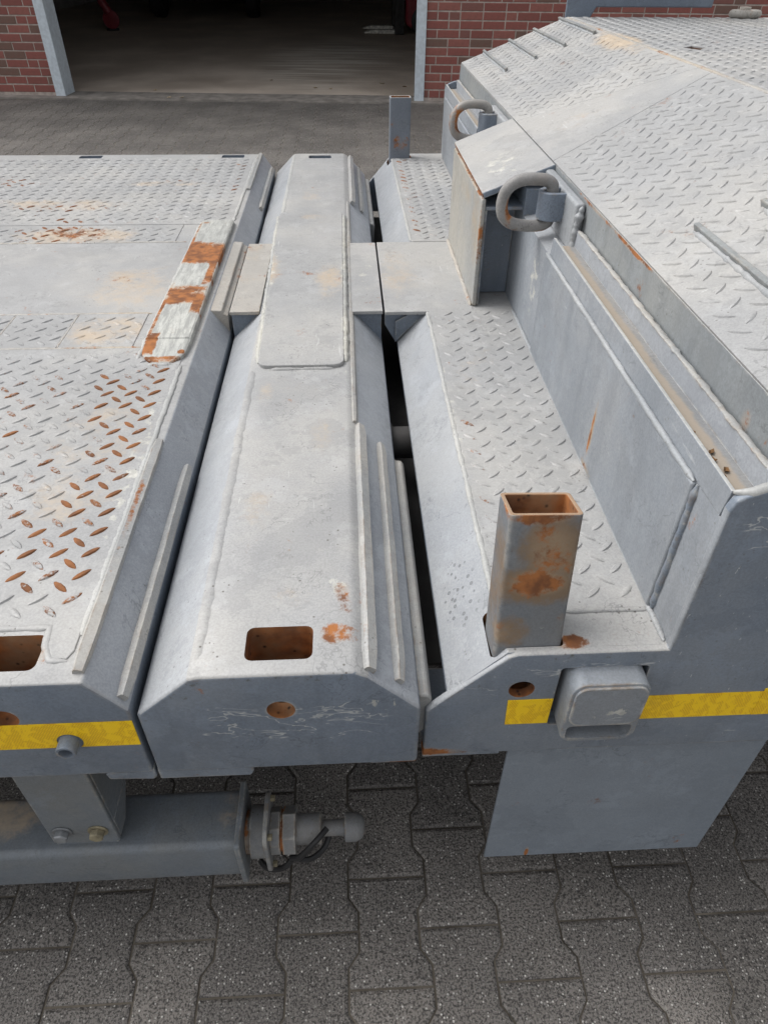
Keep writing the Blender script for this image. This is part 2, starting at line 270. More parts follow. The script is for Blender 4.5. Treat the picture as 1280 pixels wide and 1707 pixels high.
M['boltold'] = plain('tarnished_bolt', (0.24, 0.21, 0.14), 0.6, 0.35, 60, 0.2)
M['headboard'] = paint('headboard_paint', (0.14, 0.17, 0.215), (0.2, 0.22, 0.24), 0.2, 0.0, specks=0.2, scuff=0.2)

def tape_mat():
    t = NT('yellow_reflective_tape')
    s = t.scale((1, 1, 1))
    sep = t.n.new("ShaderNodeSeparateXYZ"); t.put(sep.inputs[0], t.tc)
    comb = t.n.new("ShaderNodeCombineXYZ"); t.put(comb.inputs[0], sep.outputs[0]); t.put(comb.inputs[1], sep.outputs[2])
    br = t.n.new("ShaderNodeTexBrick"); t.put(br.inputs["Vector"], comb.outputs[0])
    br.inputs["Scale"].default_value = 1.0; br.inputs["Brick Width"].default_value = 0.0036; br.inputs["Row Height"].default_value = 0.0030
    br.inputs["Mortar Size"].default_value = 0.0008; br.inputs["Mortar Smooth"].default_value = 0.3; br.offset = 0.5
    cl = t.noise(1.0, 1.0, 0.4, t.scale((95, 1, 60)), 0.8)
    k = t.math('MULTIPLY', br.outputs["Fac"], t.ramp(cl, 0.44, 0.56, 0.10, 0.5))
    c = t.mix(k, (0.97, 0.64, 0.010), (0.50, 0.20, 0.008))
    c = t.mix(t.ramp(t.noise(20, 5), 0.55, 0.75, 0, 0.12), c, (0.45, 0.30, 0.06))
    return t.done(c, 0.32, t.bump(br.outputs["Fac"], 0.15, 0.0005))
M['tape'] = tape_mat()

def paver_mat(name, k=1.0, far=False):
    t = NT(name)
    oi = t.n.new("ShaderNodeObjectInfo").outputs["Random"]
    geo = t.n.new("ShaderNodeNewGeometry").outputs["Position"]
    n1 = t.noise(2.0, 5, 0.6, geo); n2 = t.noise(60, 4, 0.6, geo)
    base = (0.215 * k, 0.197 * k, 0.179 * k)
    c = t.mix(t.ramp(n1, 0.35, 0.7), tuple(x * 0.75 for x in base), tuple(x * 1.35 for x in base))
    c = t.mix(t.math('MULTIPLY', oi, 0.55), c, tuple(x * f_ for x, f_ in zip(base, (0.62, 0.63, 0.66))))
    c = t.mix(t.ramp(t.noise(230, 3, 0.7, geo), 0.40, 0.56, 0.8, 0), c, (0.018, 0.017, 0.017))
    v = t.voro(185, geo)
    sepc = t.n.new("ShaderNodeSeparateColor"); t.put(sepc.inputs[0], v.outputs["Color"])
    sp = t.math('MULTIPLY', t.ramp(v.outputs["Distance"], 0.26, 0.40, 1, 0), t.ramp(sepc.outputs[0], 0.80, 0.84))
    c = t.mix(sp, c, t.mix(sepc.outputs[1], (0.18, 0.17, 0.16), (0.62, 0.60, 0.56)))
    v2 = t.voro(380, geo)
    sep2 = t.n.new("ShaderNodeSeparateColor"); t.put(sep2.inputs[0], v2.outputs["Color"])
    sp2 = t.math('MULTIPLY', t.ramp(v2.outputs["Distance"], 0.25, 0.4, 1, 0), t.ramp(sep2.outputs[0], 0.58, 0.62))
    c = t.mix(sp2, c, t.mix(sep2.outputs[1], (0.10, 0.095, 0.09), (0.34, 0.33, 0.31)))
    h = t.math('ADD', t.math('MULTIPLY', v.outputs["Distance"], 0.6), n2)
    return t.done(c, 0.8, t.bump(h, 0.55, 0.003), 0, 0.35)
M['paver'] = paver_mat('dark_exposed_aggregate')
M['paverfar'] = paver_mat('far_exposed_aggregate', 0.74)  # same stone as the near pavers, in a darker tone
def bed_mat():
    t = NT('joint_sand'); n = t.noise(5, 6); 
    c = t.mix(t.ramp(n, 0.35, 0.65), (0.095, 0.082, 0.065), (0.18, 0.158, 0.13))
    return t.done(c, 0.95, t.bump(t.noise(120, 4), 0.5, 0.002))
M['bed'] = bed_mat()

def brick_mat():
    t = NT('red_brick')
    oi = t.n.new("ShaderNodeObjectInfo").outputs["Random"]
    a = t.n.new("ShaderNodeAttribute"); a.attribute_name = "tint"
    v = t.math('FRACT', t.math('ADD', oi, a.outputs["Fac"]))
    cr = t.n.new("ShaderNodeValToRGB"); t.put(cr.inputs[0], v); cr.color_ramp.interpolation = 'CONSTANT'
    e = cr.color_ramp.elements; e[0].position = 0; e[0].color = (0.275, 0.095, 0.080, 1); e[1].position = 0.3; e[1].color = (0.24, 0.085, 0.072, 1)
    for p, c in ((0.55, (0.30, 0.115, 0.095)), (0.72, (0.17, 0.11, 0.088)), (0.88, (0.22, 0.10, 0.085))):
        x = e.new(p); x.color = c + (1,)
    c = t.mix(t.ramp(t.noise(20, 6, 0.65), 0.35, 0.7, 0, 0.45), cr.outputs[0], (0.19, 0.085, 0.07))
    c = t.mix(t.ramp(t.noise(60, 4), 0.6, 0.75, 0, 0.35), c, (0.28, 0.15, 0.12))
    return t.done(c, 0.9, t.bump(t.noise(70, 5), 0.6, 0.004))
M['brick'] = brick_mat()
M['mortar'] = plain('pale_mortar', (0.42, 0.36, 0.32), 0.95, 0.2, 18, 0, 0.4)
M['concrete'] = plain('sill_concrete', (0.225, 0.205, 0.185), 0.85, 0.25, 8)
def floor_mat():
    t = NT('oily_concrete')
    n = t.noise(0.9, 6, 0.65); n2 = t.noise(1.0, 5, 0.6, t.scale((0.6, 7, 1)))
    c = t.mix(t.ramp(n, 0.35, 0.7), (0.41, 0.345, 0.285), (0.60, 0.515, 0.435))
    pm = t.math('MULTIPLY', t.spots([((-1.35, 3.4, 0), (1.3, 3.6, 1), 1.0)]), t.ramp(n2, 0.42, 0.62))
    c = t.mix(pm, c, (0.75, 0.70, 0.62))
    return t.done(c, t.ramp(n, 0.3, 0.7, 0.45, 0.75), t.bump(t.noise(30, 4), 0.2, 0.003))
M['floor'] = floor_mat()
M['galv'] = plain('galvanised_steel', (0.56, 0.62, 0.67), 0.5, 0.10, 25, 0.0, 0.1)
M['inwall'] = plain('dim_plaster', (0.40, 0.39, 0.37), 0.9, 0.15, 3)
M['roof'] = plain('roof_sheet', (0.2, 0.2, 0.2), 0.8, 0.1, 3)
M['red'] = plain('red_lacquer', (0.22, 0.030, 0.040), 0.4, 0.15, 8)
M['shoe'] = plain('worn_pale_metal', (0.62, 0.60, 0.54), 0.6, 0.35, 20)
M['leaf'] = plain('dry_leaf', (0.16, 0.085, 0.035), 0.9, 0.4, 60)
M['paleleaf'] = plain('pale_leaf', (0.42, 0.33, 0.22), 0.9, 0.4, 60)

# ------------------------------------------------------------------ mesh helpers
class MB:
    def __init__(s): s.v = []; s.f = []; s.m = []; s.a = []; s.log = []
    def parts(s):
        for vs, fs, mi in s.log:
            q = MB(); q.add(vs, fs, mi); yield q
    def add(s, vs, fs, mi=0, a=0.0):
        s.log.append((vs, fs, mi)) if len(fs) < 80 else None
        o = len(s.v); s.v += [tuple(v) for v in vs]; s.a += [a] * len(vs)
        for k, f in enumerate(fs):
            s.f.append([i + o for i in f]); s.m.append(mi[k] if isinstance(mi, (list, tuple)) else mi)
    def box(s, x0, x1, y0, y1, z0, z1, mi=0, top=None):
        v = [(x0,y0,z0),(x1,y0,z0),(x1,y1,z0),(x0,y1,z0),(x0,y0,z1),(x1,y0,z1),(x1,y1,z1),(x0,y1,z1)]
        t = mi if top is None else top
        s.add(v, [(3,2,1,0),(4,5,6,7),(0,1,5,4),(1,2,6,5),(2,3,7,6),(3,0,4,7)], [mi, t, mi, mi, mi, mi])
    def prism(s, pts, a0, a1, axis='y', mats=0, end=0):
        """polygon extruded along an axis; pts (x,z) for y, (x,y) for z, (y,z) for x; counter-clockwise as written"""
        n = len(pts)
        def P(p, a): return {'y': (p[0], a, p[1]), 'z': (p[0], p[1], a), 'x': (a, p[0], p[1])}[axis]
        v = [P(p, a0) for p in pts] + [P(p, a1) for p in pts]
        fs = [list(range(n)), list(range(2 * n - 1, n - 1, -1))]; mi = [end, end]
        for i in range(n):
            j = (i + 1) % n
            fs.append((i, i + n, j + n, j)); mi.append(mats[i] if isinstance(mats, (list, tuple)) else mats)
        s.add(v, fs, mi)
    def sweep(s, path, prof, closed=False, upv=(0, 0, 1), mi=0, cap=True, jit=0.0, seed=0):
        """prof: function(k, t) -> list of (side, up) offsets"""
        path = [Vector(p) for p in path]; n = len(path); upv = Vector(upv); rings = []
        for k, p in enumerate(path):
            a = path[(k - 1) % n] if (closed or k > 0) else p
            b = path[(k + 1) % n] if (closed or k < n - 1) else p
            t = (b - a).normalized(); sd_ = t.cross(upv)
            if sd_.length < 1e-4: sd_ = t.cross(Vector((1, 0, 0)))
            sd_.normalize(); u = sd_.cross(t)
            rings.append([p + sd_ * q[0] + u * q[1] for q in prof(k, k / max(1, n - 1))])
        m = len(rings[0]); vs = [v for r in rings for v in r]; fs = []
        for k in range(n if closed else n - 1):
            k2 = (k + 1) % n
            for i in range(m):
                j = (i + 1) % m; fs.append((k * m + i, k * m + j, k2 * m + j, k2 * m + i))
        if cap and not closed: fs += [list(range(m - 1, -1, -1)), [(n - 1) * m + i for i in range(m)]]
        s.add(vs, fs, mi)
    def tube(s, path, r, sides=10, closed=False, upv=(0, 0, 1), mi=0):
        rf = r if callable(r) else (lambda k, t: r)
        s.sweep(path, lambda k, t: [(rf(k, t) * math.cos(i * 2 * math.pi / sides), rf(k, t) * math.sin(i * 2 * math.pi / sides)) for i in range(sides)], closed, upv, mi)
    def lathe(s, prof, centre, axis='x', sides=24, mi=0, phase=0.0):
        """prof list of (along, radius)"""
        c = Vector(centre); vs = []; fs = []; m = sides
        for a, r in prof:
            for i in range(sides):
                g = phase + i * 2 * math.pi / sides; p, q = r * math.cos(g), r * math.sin(g)
                vs.append(c + {'x': Vector((a, p, q)), 'y': Vector((q, a, p)), 'z': Vector((p, q, a))}[axis])
        for k in range(len(prof) - 1):
            for i in range(m):
                j = (i + 1) % m; fs.append((k * m + i, k * m + j, (k + 1) * m + j, (k + 1) * m + i))
        fs += [list(range(m - 1, -1, -1)), [(len(prof) - 1) * m + i for i in range(m)]]
        s.add(vs, fs, mi)
    def mesh(s, name, mats, smooth=35, attr=None):
        me = bpy.data.meshes.new(name); me.from_pydata(s.v, [], s.f)
        for m_ in (mats if isinstance(mats, (list, tuple)) else [mats]): me.materials.append(M[m_] if isinstance(m_, str) else m_)
        for p, k in zip(me.polygons, s.m): p.material_index = k
        if attr:
            at = me.attributes.new(attr, 'FLOAT', 'POINT'); at.data.foreach_set('value', s.a)
        bm = bmesh.new(); bm.from_mesh(me); bmesh.ops.recalc_face_normals(bm, faces=bm.faces); bm.to_mesh(me); bm.free()
        if smooth:
            me.polygons.foreach_set('use_smooth', [True] * len(me.polygons)); me.set_sharp_from_angle(angle=R(smooth))
        me.update(); return me
    def build(s, name, mats, parent=None, bevel=0.0, smooth=35, attr=None, cut=None, seg=2):
        me = s.mesh(name, mats, smooth, attr)
        o = bpy.data.objects.new(name, me); COL.objects.link(o)
        if bevel and cut:
            b = o.modifiers.new('bevel', 'BEVEL'); b.width = bevel; b.segments = seg; b.limit_method = 'ANGLE'; b.angle_limit = R(30)
            bpy.context.view_layer.update()
            new = bpy.data.meshes.new_from_object(o.evaluated_get(bpy.context.evaluated_depsgraph_get())); o.modifiers.clear(); o.data = new; new.name = name
        for q in (cut.parts() if cut else ()): boolean(o, q, mats)
        if bevel and not cut:
            b = o.modifiers.new('bevel', 'BEVEL'); b.width = bevel; b.segments = seg; b.limit_method = 'ANGLE'; b.angle_limit = R(30)
            b.harden_normals = False
        if parent is not None: o.parent = parent
        return o

def boolean(o, mb, mats):
    me = mb.mesh('cut', mats, 0)
    c = bpy.data.objects.new('cut', me); COL.objects.link(c)
    b = o.modifiers.new('b', 'BOOLEAN'); b.object = c; b.operation = 'DIFFERENCE'; b.solver = 'EXACT'
    dg = bpy.context.evaluated_depsgraph_get()
    new = bpy.data.meshes.new_from_object(o.evaluated_get(dg), depsgraph=dg)
    o.modifiers.clear(); old = o.data; o.data = new; new.name = old.name
    bpy.data.objects.remove(c); bpy.data.meshes.remove(old); bpy.data.meshes.remove(me)
    new.polygons.foreach_set('use_smooth', [True] * len(new.polygons)); new.set_sharp_from_angle(angle=R(32))

def thing(name, label, cat, loc=(0, 0, 0), group=None):
    o = bpy.data.objects.new(name, None); COL.objects.link(o); o.location = loc
    o.empty_display_size = 0.1
    tag(o, label, cat, group); return o
def tag(o, label=None, cat=None, group=None, kind=None):
    if label: o['label'] = label
    if cat: o['category'] = cat
    if group: o['group'] = group
    if kind: o['kind'] = kind
    return o
def adopt(o, root):
    """parent keeping the mesh where it was modelled (world coordinates)"""
    o.parent = root; o.matrix_parent_inverse = Matrix.Translation(root.location).inverted(); return o
def rrect(x0, x1, z0, z1, r, n=4):
    p = []
    for cx, cz, a in ((x1 - r, z1 - r, 0), (x0 + r, z1 - r, 90), (x0 + r, z0 + r, 180), (x1 - r, z0 + r, 270)):
        for k in range(n + 1):
            g = R(a + 90 * k / n); p.append((cx + r * math.cos(g), cz + r * math.sin(g)))
    return p
def circle(x, z, r, n=32): return [(x + r * math.cos(2 * math.pi * i / n), z + r * math.sin(2 * math.pi * i / n)) for i in range(n)]

def bead(path, w, h, name, mat, parent, upv=(0, 0, 1), step=0.006, seed=0, rough=0.35):
    """a bumpy run of weld metal"""
    pts = []; path = [Vector(p) for p in path]
    for a, b in zip(path, path[1:]):
        n = max(1, int((b - a).length / step))
        pts += [a.lerp(b, k / n) for k in range(n)]
    pts.append(path[-1]); q = []
    for p in pts:
        q.append(p + Vector((noise.noise(p * 25 + Vector((seed, 0, 0))), noise.noise(p * 25 + Vector((0, seed, 7))), 0)) * w * 0.25)
    def prof(k, t):
        p = q[k]; g = 1 + rough * noise.noise(p * 90 + Vector((seed, 3, 1))) + rough * 0.6 * noise.noise(p * 240)
        e = min(1.0, 0.35 + min(k, len(q) - 1 - k) * 0.3)
        W, H_ = w * g * e, h * g * e
        return [(W * math.cos(a), H_ * math.sin(a)) for a in (R(-20), R(20), R(60), R(90), R(120), R(160), R(200))]
    b = MB(); b.sweep(q, prof, False, upv)
    return adopt(b.build(name, mat, None, smooth=60), parent)

# tear-drop treads
def lens(mb, o, U, V, N, ang, L=0.0325, W=0.0054, Hh=0.0024, rust=0.0):
    ca, sa = math.cos(ang), math.sin(ang)
    a = U * ca + V * sa; b = V * ca - U * sa
    o = o - N * 0.0004
    S = (-1, -0.72, -0.3, 0.3, 0.72, 1); vs = []
    for s_ in S:
        w = W * (1 - abs(s_) ** 2.2); h = (Hh + 0.0004) * (1 - abs(s_) ** 4); c = o + a * (s_ * L / 2)
        if abs(s_) == 1: vs.append(c)
        else: vs += [c - b * w, c - b * w * 0.60 + N * h, c + b * w * 0.60 + N * h, c + b * w]
    fs = [(0, 2, 1), (0, 3, 2), (0, 4, 3)]
    for k in range(3):
        i = 1 + 4 * k; j = i + 4
        for q in range(3): fs.append((i + q, i + q + 1, j + q + 1, j + q))
    i = 1 + 12; e = 17; fs += [(i, i + 1, e), (i + 1, i + 2, e), (i + 2, i + 3, e)]
    mb.add(vs, fs, 0, rust)
def treads(name, parent, origin, U, V, ur, vr, phase, test=None, sign=1, rustf=None, pitch=0.0458, mat='tread'):
    mb = MB(); U, V = Vector(U).normalized(), Vector(V).normalized(); N = U.cross(V).normalized()
    if N.z < 0: N = -N
    o = Vector(origin); h = pitch / 2
    i0 = int((ur[0] - phase[0]) / h) - 1; i1 = int((ur[1] - phase[0]) / h) + 1
    j0 = int((vr[0] - phase[1]) / h) - 1; j1 = int((vr[1] - phase[1]) / h) + 1
    for i in range(i0, i1 + 1):
        for j in range(j0, j1 + 1):
            if (i + j) % 2: continue
            u, v = phase[0] + i * h, phase[1] + j * h
            if not (ur[0] + 0.011 < u < ur[1] - 0.011 and vr[0] + 0.011 < v < vr[1] - 0.011): continue
            p = o + U * u + V * v
            if test and not test(p): continue
            a = (R(43) if i % 2 == 0 else R(-43)) * sign
            r = rustf(p) if rustf else 0.0
            lens(mb, p, U, V, N, a + random.uniform(-.03, .03), Hh=0.0024 * random.uniform(0.75, 1.1), rust=r)
    o_ = mb.build(name, mat, None, smooth=50, attr='rust'); o_['kind'] = 'stuff'
    return adopt(o_, parent)

# ------------------------------------------------------------------ pavement
PITCH, PL = 0.1415, 0.2
def paver_outline(s=0.0022):
    w, n = 0.0813 - s, 0.0602 - s; L = 0.1 - s
    r = [(w, -L), (w, -0.064), (n, -0.036), (n, 0.036), (w, 0.064), (w, L)]
    return r + [(-x, -y) for x, y in r]
def paver_mesh(mb, cx, cy, dz=0.0, tx=0.0, ty=0.0):
    o = paver_outline(); n = len(o); ch = 0.0060
    inner = [(x - math.copysign(ch, x), y - (math.copysign(ch, y) if abs(y) > 0.09 else 0)) for x, y in o]
    vs = [(cx + x, cy + y, -0.03 + dz) for x, y in o] + [(cx + x, cy + y, -0.003 + dz + tx * x + ty * y) for x, y in o] + [(cx + x, cy + y, dz + tx * x + ty * y) for x, y in inner]
    fs = []
    for i in range(n):
        j = (i + 1) % n; fs += [(i, j, j + n, i + n), (i + n, j + n, j + 2 * n, i + 2 * n)]
    t = [i + 2 * n for i in range(n)]
    fs += [[t[0], t[1], t[10], t[11]], [t[1], t[2], t[9], t[10]], [t[2], t[3], t[8], t[9]], [t[3], t[4], t[7], t[8]], [t[4], t[5], t[6], t[7]]]
    mb.add(vs, fs)
b = MB(); b.add([(-60, -60, -0.006), (60, -60, -0.006), (60, 60, -0.006), (-60, 60, -0.006)], [(0, 1, 2, 3)])
pavement = tag(b.build('pavement', 'bed', smooth=0), 'dark grey interlocking paving of I-shaped stones under and beside the trailer', kind='structure')
near = MB(); paver_mesh(near, 0, 0); near_me = near.mesh('paver', 'paver', 0)
far = MB(); farn = 0
cols = range(-60, 46)
for i in cols:
    cx = -0.378 + i * PITCH
    for j in range(-10, 46):
        cy = 0.42 + j * PL + (0.1 if i % 2 else 0.0) - 0.001
        if cy > 9.75 - 0.083 * (cx - 0.83) - 0.30: continue
        if -0.98 < cx < 1.16 and -0.05 < cy < 1.45:
            o = bpy.data.objects.new('paver', near_me); COL.objects.link(o); o.parent = pavement
            o.location = (cx, cy, random.uniform(-0.0015, 0.001)); o.rotation_euler = (random.uniform(-.007, .007), random.uniform(-.007, .007), random.uniform(-.004, .004))
        else:
            if cy < 1.45 and not (-4 < cx < 4): continue
            paver_mesh(far, cx, cy, random.uniform(-0.0034, -0.0022), random.uniform(-.006, .006), random.uniform(-.008, .008))
f = far.build('paver_field', 'paverfar', pavement, smooth=0); f['kind'] = 'stuff'

# ------------------------------------------------------------------ garage
g = thing('brick_garage', 'red brick garage with an open galvanised doorway behind the trailer', 'garage', (0.83, 9.343, 0))
g.rotation_euler = (0, 0, R(-4.75))
def gb(mb, name, mat, **k):
    o = mb.build(name, mat, None, **k); o.parent = g; return o
OPEN0, OPEN1 = -4.14, 0.0
b = MB(); b.box(-9, OPEN0 - 0.02, 0.001, 0.25, 0, 5.0); b.box(OPEN1 + 0.02, 7.5, 0.001, 0.25, 0, 5.0); b.box(OPEN0 - 0.02, OPEN1 + 0.02, 0.001, 0.25, 4.4, 5.0)
gb(b, 'wall', 'mortar', smooth=0)
b = MB(); b.box(-9, -8.8, 0.25, 18, 0, 5); b.box(7.3, 7.5, 0.25, 18, 0, 5); b.box(-8.8, 7.3, 17.8, 18, 0, 5)
gb(b, 'inner_wall', 'inwall', smooth=0)
b = MB(); b.box(-9.2, 7.7, -0.2, 18.2, 5.0, 5.2); gb(b, 'roof', 'roof', smooth=0)
# doorway lining: folded galvanised profiles
for nm, x0, x1, s in (('door_post', OPEN0 - 0.115, OPEN0, -1), ('door_post', OPEN1, OPEN1 + 0.112, 1)):
    b = MB()
    b.box(x0, x1, -0.03, -0.018, 0.012, 4.4)
    if s < 0: b.box(x1 - 0.012, x1, -0.018, 0.26, 0.012, 4.4); b.box(x0, x0 + 0.012, -0.018, 0.03, 0.012, 4.4)
    else: b.box(x0, x0 + 0.012, -0.018, 0.26, 0.012, 4.4); b.box(x1 - 0.012, x1, -0.018, 0.03, 0.012, 4.4)
    gb(b, nm, 'galv', bevel=0.003)
# bricks: stretchers and headers in wild bond
def brick_box(mb, x0, L, z, dy, a=0.0):
    c = 0.004; x1 = x0 + L; h = 0.071; y = -0.004 - dy
    v = [(x0, 0.05, z), (x1, 0.05, z), (x1, 0.05, z + h), (x0, 0.05, z + h), (x0, y + c, z), (x1, y + c, z), (x1, y + c, z + h), (x0, y + c, z + h),
         (x0 + c, y, z + c), (x1 - c, y, z + c), (x1 - c, y, z + h - c), (x0 + c, y, z + h - c)]
    mb.add(v, [(0, 1, 5, 4), (1, 2, 6, 5), (2, 3, 7, 6), (3, 0, 4, 7), (4, 5, 9, 8), (5, 6, 10, 9), (6, 7, 11, 10), (7, 4, 8, 11), (8, 9, 10, 11)], 0, a)
protos = {}
for L in (0.238, 0.113):
    mb = MB(); brick_box(mb, 0, L, 0, 0); protos[L] = mb.mesh('brick', 'brick', 0, 'tint')
stuff = MB(); nb = 0
rb = random.Random(5)
for x_a, x_b in ((-9, OPEN0 - 0.117), (OPEN1 + 0.114, 7.5)):
    for r in range(53):
        z = 0.045 + r * 0.0833; x = x_a - rb.choice((0, 0.06, 0.125, 0.19))
        while x < x_b:
            L = 0.238 if rb.random() < 0.76 else 0.113
            s0, s1 = max(x, x_a), min(x + L, x_b)
            if s1 - s0 > 0.03:
                vis = z < 1.05 and (-5.35 < s0 < -4 or 0 < s0 < 4.2) and nb < 296
                full = (s1 - s0) > L - 0.001
                if vis and full:
                    o = bpy.data.objects.new('brick', protos[L]); COL.objects.link(o); o.parent = g
                    o.location = (s0, rb.uniform(-0.002, 0.002), z + rb.uniform(-0.001, 0.001)); nb += 1
                elif vis:
                    mb = MB(); brick_box(mb, 0, s1 - s0, 0, 0)
                    o = mb.build('brick', 'brick', g, smooth=0, attr='tint'); o.location = (s0, 0, z); nb += 1
                else: brick_box(stuff, s0, s1 - s0, z, rb.uniform(-0.002, 0.002), rb.random())
            x += L + 0.012
o = stuff.build('brickwork', 'brick', g, smooth=0, attr='tint'); o['kind'] = 'stuff'
def rot_structure(mb, name, mat, label, bevel=0.0):
    o = mb.build(name, mat, None, bevel=bevel, smooth=0); o.location = g.location; o.rotation_euler = g.rotation_euler
    tag(o, label, kind='structure'); return o
b = MB(); b.box(-9, 7.5, -0.16, 0.0, -0.02, 0.012); b.box(OPEN0, OPEN1, 0.0, 0.30, -0.02, 0.0125)
rot_structure(b, 'door_sill', 'concrete', 'pale worn concrete sill strip along the garage front')
b = MB(); b.box(-8.8, 7.3, 0.301, 17.8, -0.03, 0.012)
rot_structure(b, 'garage_floor', 'floor', 'dark stained concrete floor inside the open garage')
def gpos(x, y, z=0.012):
    c, s_ = math.cos(g.rotation_euler.z), math.sin(g.rotation_euler.z)
    return (g.location.x + c * x - s_ * y, g.location.y + s_ * x + c * y, z)

# things standing in the garage
t = thing('warning_paddle', 'dull red disc on a slanting stem deep in the garage, left of the doorway centre', 'paddle', (-4.50, 16.8, 0.012))
b = MB(); b.lathe([(-0.03, 0.10), (-0.02, 0.155), (0.02, 0.155), (0.03, 0.10)], (-4.50, 16.8, 0.19), 'y', 24); adopt(b.build('disc', 'red', None), t)
b = MB(); b.tube([(-4.52, 16.8, 0.30), (-4.63, 16.8, 0.50), (-4.68, 16.8, 0.68)], lambda k, q: (0.085, 0.075, 0.045)[k], 12); adopt(b.build('neck', 'red', None), t)
b = MB(); b.tube([(-4.67, 16.8, 0.66), (-4.78, 16.8, 1.35)], 0.02, 8); adopt(b.build('stem', 'dark', None), t)
b = MB(); b.lathe([(-0.03, 0.12), (0.0, 0.12)], (-4.50, 16.8, 0.042), 'z', 16); adopt(b.build('foot', 'dark', None), t)
t = thing('parked_truck', 'black tyres of a truck parked in the dark back of the garage', 'truck', (-3.4, 20.0, 0.012))
for x in (-4.1, -2.0):
    b = MB(); b.lathe([(-0.14, 0.30), (-0.13, 0.47), (-0.09, 0.5), (0.09, 0.5), (0.13, 0.47), (0.14, 0.30)], (x, 19.6, 0.512), 'x', 28); w = adopt(b.build('tyre', 'rubber', None), t)
    b = MB(); b.lathe([(-0.12, 0.29), (0.12, 0.29)], (x, 19.6, 0.512), 'x', 20); adopt(b.build('rim', 'dark', None), t)
b = MB(); b.box(-4.3, -1.8, 19.1, 24.6, 0.95, 1.4); b.box(-4.4, -1.7, 19.2, 24.8, 1.4, 3.4); adopt(b.build('body', 'dark', None, bevel=0.05), t)
b = MB(); b.lathe([(-0.04, 0.09), (0.04, 0.09)], (-3.05, 19.3, 0.5), 'x', 12); b.box(-4.0, -2.1, 19.5, 19.7, 0.42, 0.60); adopt(b.build('axle', 'dark', None), t)
t = thing('forklift', 'red forklift with a pale worn fork, inside the garage by the right door post', 'forklift', (1.3, 16.4, 0.012))
for yy in (16.2, 17.0):
    b = MB(); b.prism([(0.42, 0.045), (0.46, 0.028), (1.20, 0.020), (1.20, 0.085), (0.60, 0.085)], yy, yy + 0.20, 'y'); adopt(b.build('fork', 'shoe', None, bevel=0.01), t)
b = MB(); b.box(1.02, 1.20, 16.15, 16.28, 0.02, 2.2); b.box(1.02, 1.20, 17.0, 17.13, 0.02, 2.2); b.box(1.08, 1.18, 16.28, 17.0, 0.4, 0.5); b.box(1.08, 1.18, 16.28, 17.0, 1.4, 1.5); adopt(b.build('mast', 'dark', None, bevel=0.01), t)
b = MB(); b.prism([(1.22, 0.20), (1.30, 0.13), (2.7, 0.13), (2.8, 0.3), (2.8, 1.1), (1.9, 1.2), (1.5, 0.75), (1.22, 0.75)], 16.0, 17.2, 'y'); adopt(b.build('body', 'red', None, bevel=0.05), t)
for xx in (1.55, 2.5):
    b = MB(); b.lathe([(-0.62, 0.15), (-0.61, 0.22), (-0.58, 0.24), (0.58, 0.24), (0.61, 0.22), (0.62, 0.15)], (xx, 16.6, 0.25), 'y', 22); adopt(b.build('wheel', 'rubber', None), t)
# bits of litter on the garage floor
lt = [(-1.25, 0.75, 'pale'), (-1.05, 0.70, 'pale'), (-0.42, 1.15, 'pale'), (-1.9, 1.3, 'pale'), (-3.2, 0.42, 'pale'), (-0.12, 0.92, 'brown'), (-2.9, -0.05, 'pale'), (-2.75, -0.04, 'pale'), (-0.02, 2.9, 'pale')]
LL = ['pale leaf scrap, left one of a close pair near the doorway middle', 'pale leaf scrap, right one of a close pair near the doorway middle', 'pale leaf scrap on the floor half way towards the right door post', 'pale leaf scrap on the dark floor left of the doorway middle', 'pale leaf scrap just inside, nearest the left door post',
      'small orange-brown leaf on the garage floor close to the right door post', 'pale leaf scrap lying on the concrete sill, nearer the left post', 'pale leaf scrap on the concrete sill, beside another towards the middle', 'pale leaf scrap deep on the floor in front of the fork']
for x, y, k in lt:
    b = MB(); n = 7; pts = [(0.045 * random.uniform(.5, 1) * math.cos(q * 6.283 / n), 0.026 * random.uniform(.6, 1) * math.sin(q * 6.283 / n), 0.004 + 0.008 * random.random()) for q in range(n)]
    b.add(pts + [(0, 0, 0.003)] + [(p[0], p[1], p[2] - 0.002) for p in pts], [(q, (q + 1) % n, n) for q in range(n)] + [(n + 1 + q, n + 1 + (q + 1) % n, n) for q in range(n)])
    o = b.build('fallen_leaf', 'paleleaf' if k == 'pale' else 'leaf', None, smooth=60); o.location = gpos(x, y); o.rotation_euler.z = random.uniform(0, 6)
    tag(o, LL[lt.index((x, y, k))], 'leaf', 'leaf scraps at the garage doorway')

# ------------------------------------------------------------------ left deck section
Y0, Y1 = 0.525, 3.14
ZD = 0.826
L = thing('deck_section', 'flat tread-plate deck section with rusty treads and a rust-patched raised pad', 'trailer deck', (-1.2, 1.83, 0.62))
b = MB()
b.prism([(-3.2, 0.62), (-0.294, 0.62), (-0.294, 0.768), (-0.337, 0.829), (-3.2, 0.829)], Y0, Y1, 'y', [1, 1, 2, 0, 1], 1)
cut = MB()
cut.prism(rrect(-0.51, -0.401, 0.547, 0.604, 0.010), 0.63, 0.9, 'z', 3, 3)
cut.prism(circle(-0.452, 0.760, 0.0185), 0.4, 0.60, 'y', 3, 3)
for x0 in (-1.067, -0.499): cut.prism(rrect(x0, x0 + 0.09, 3.08, 3.126, 0.008), 0.68, 0.9, 'z', 1, 1)
body = adopt(b.build('frame', ['top', 'side', 'cham', 'hole'], None, bevel=0.003, cut=cut, seg=3), L)
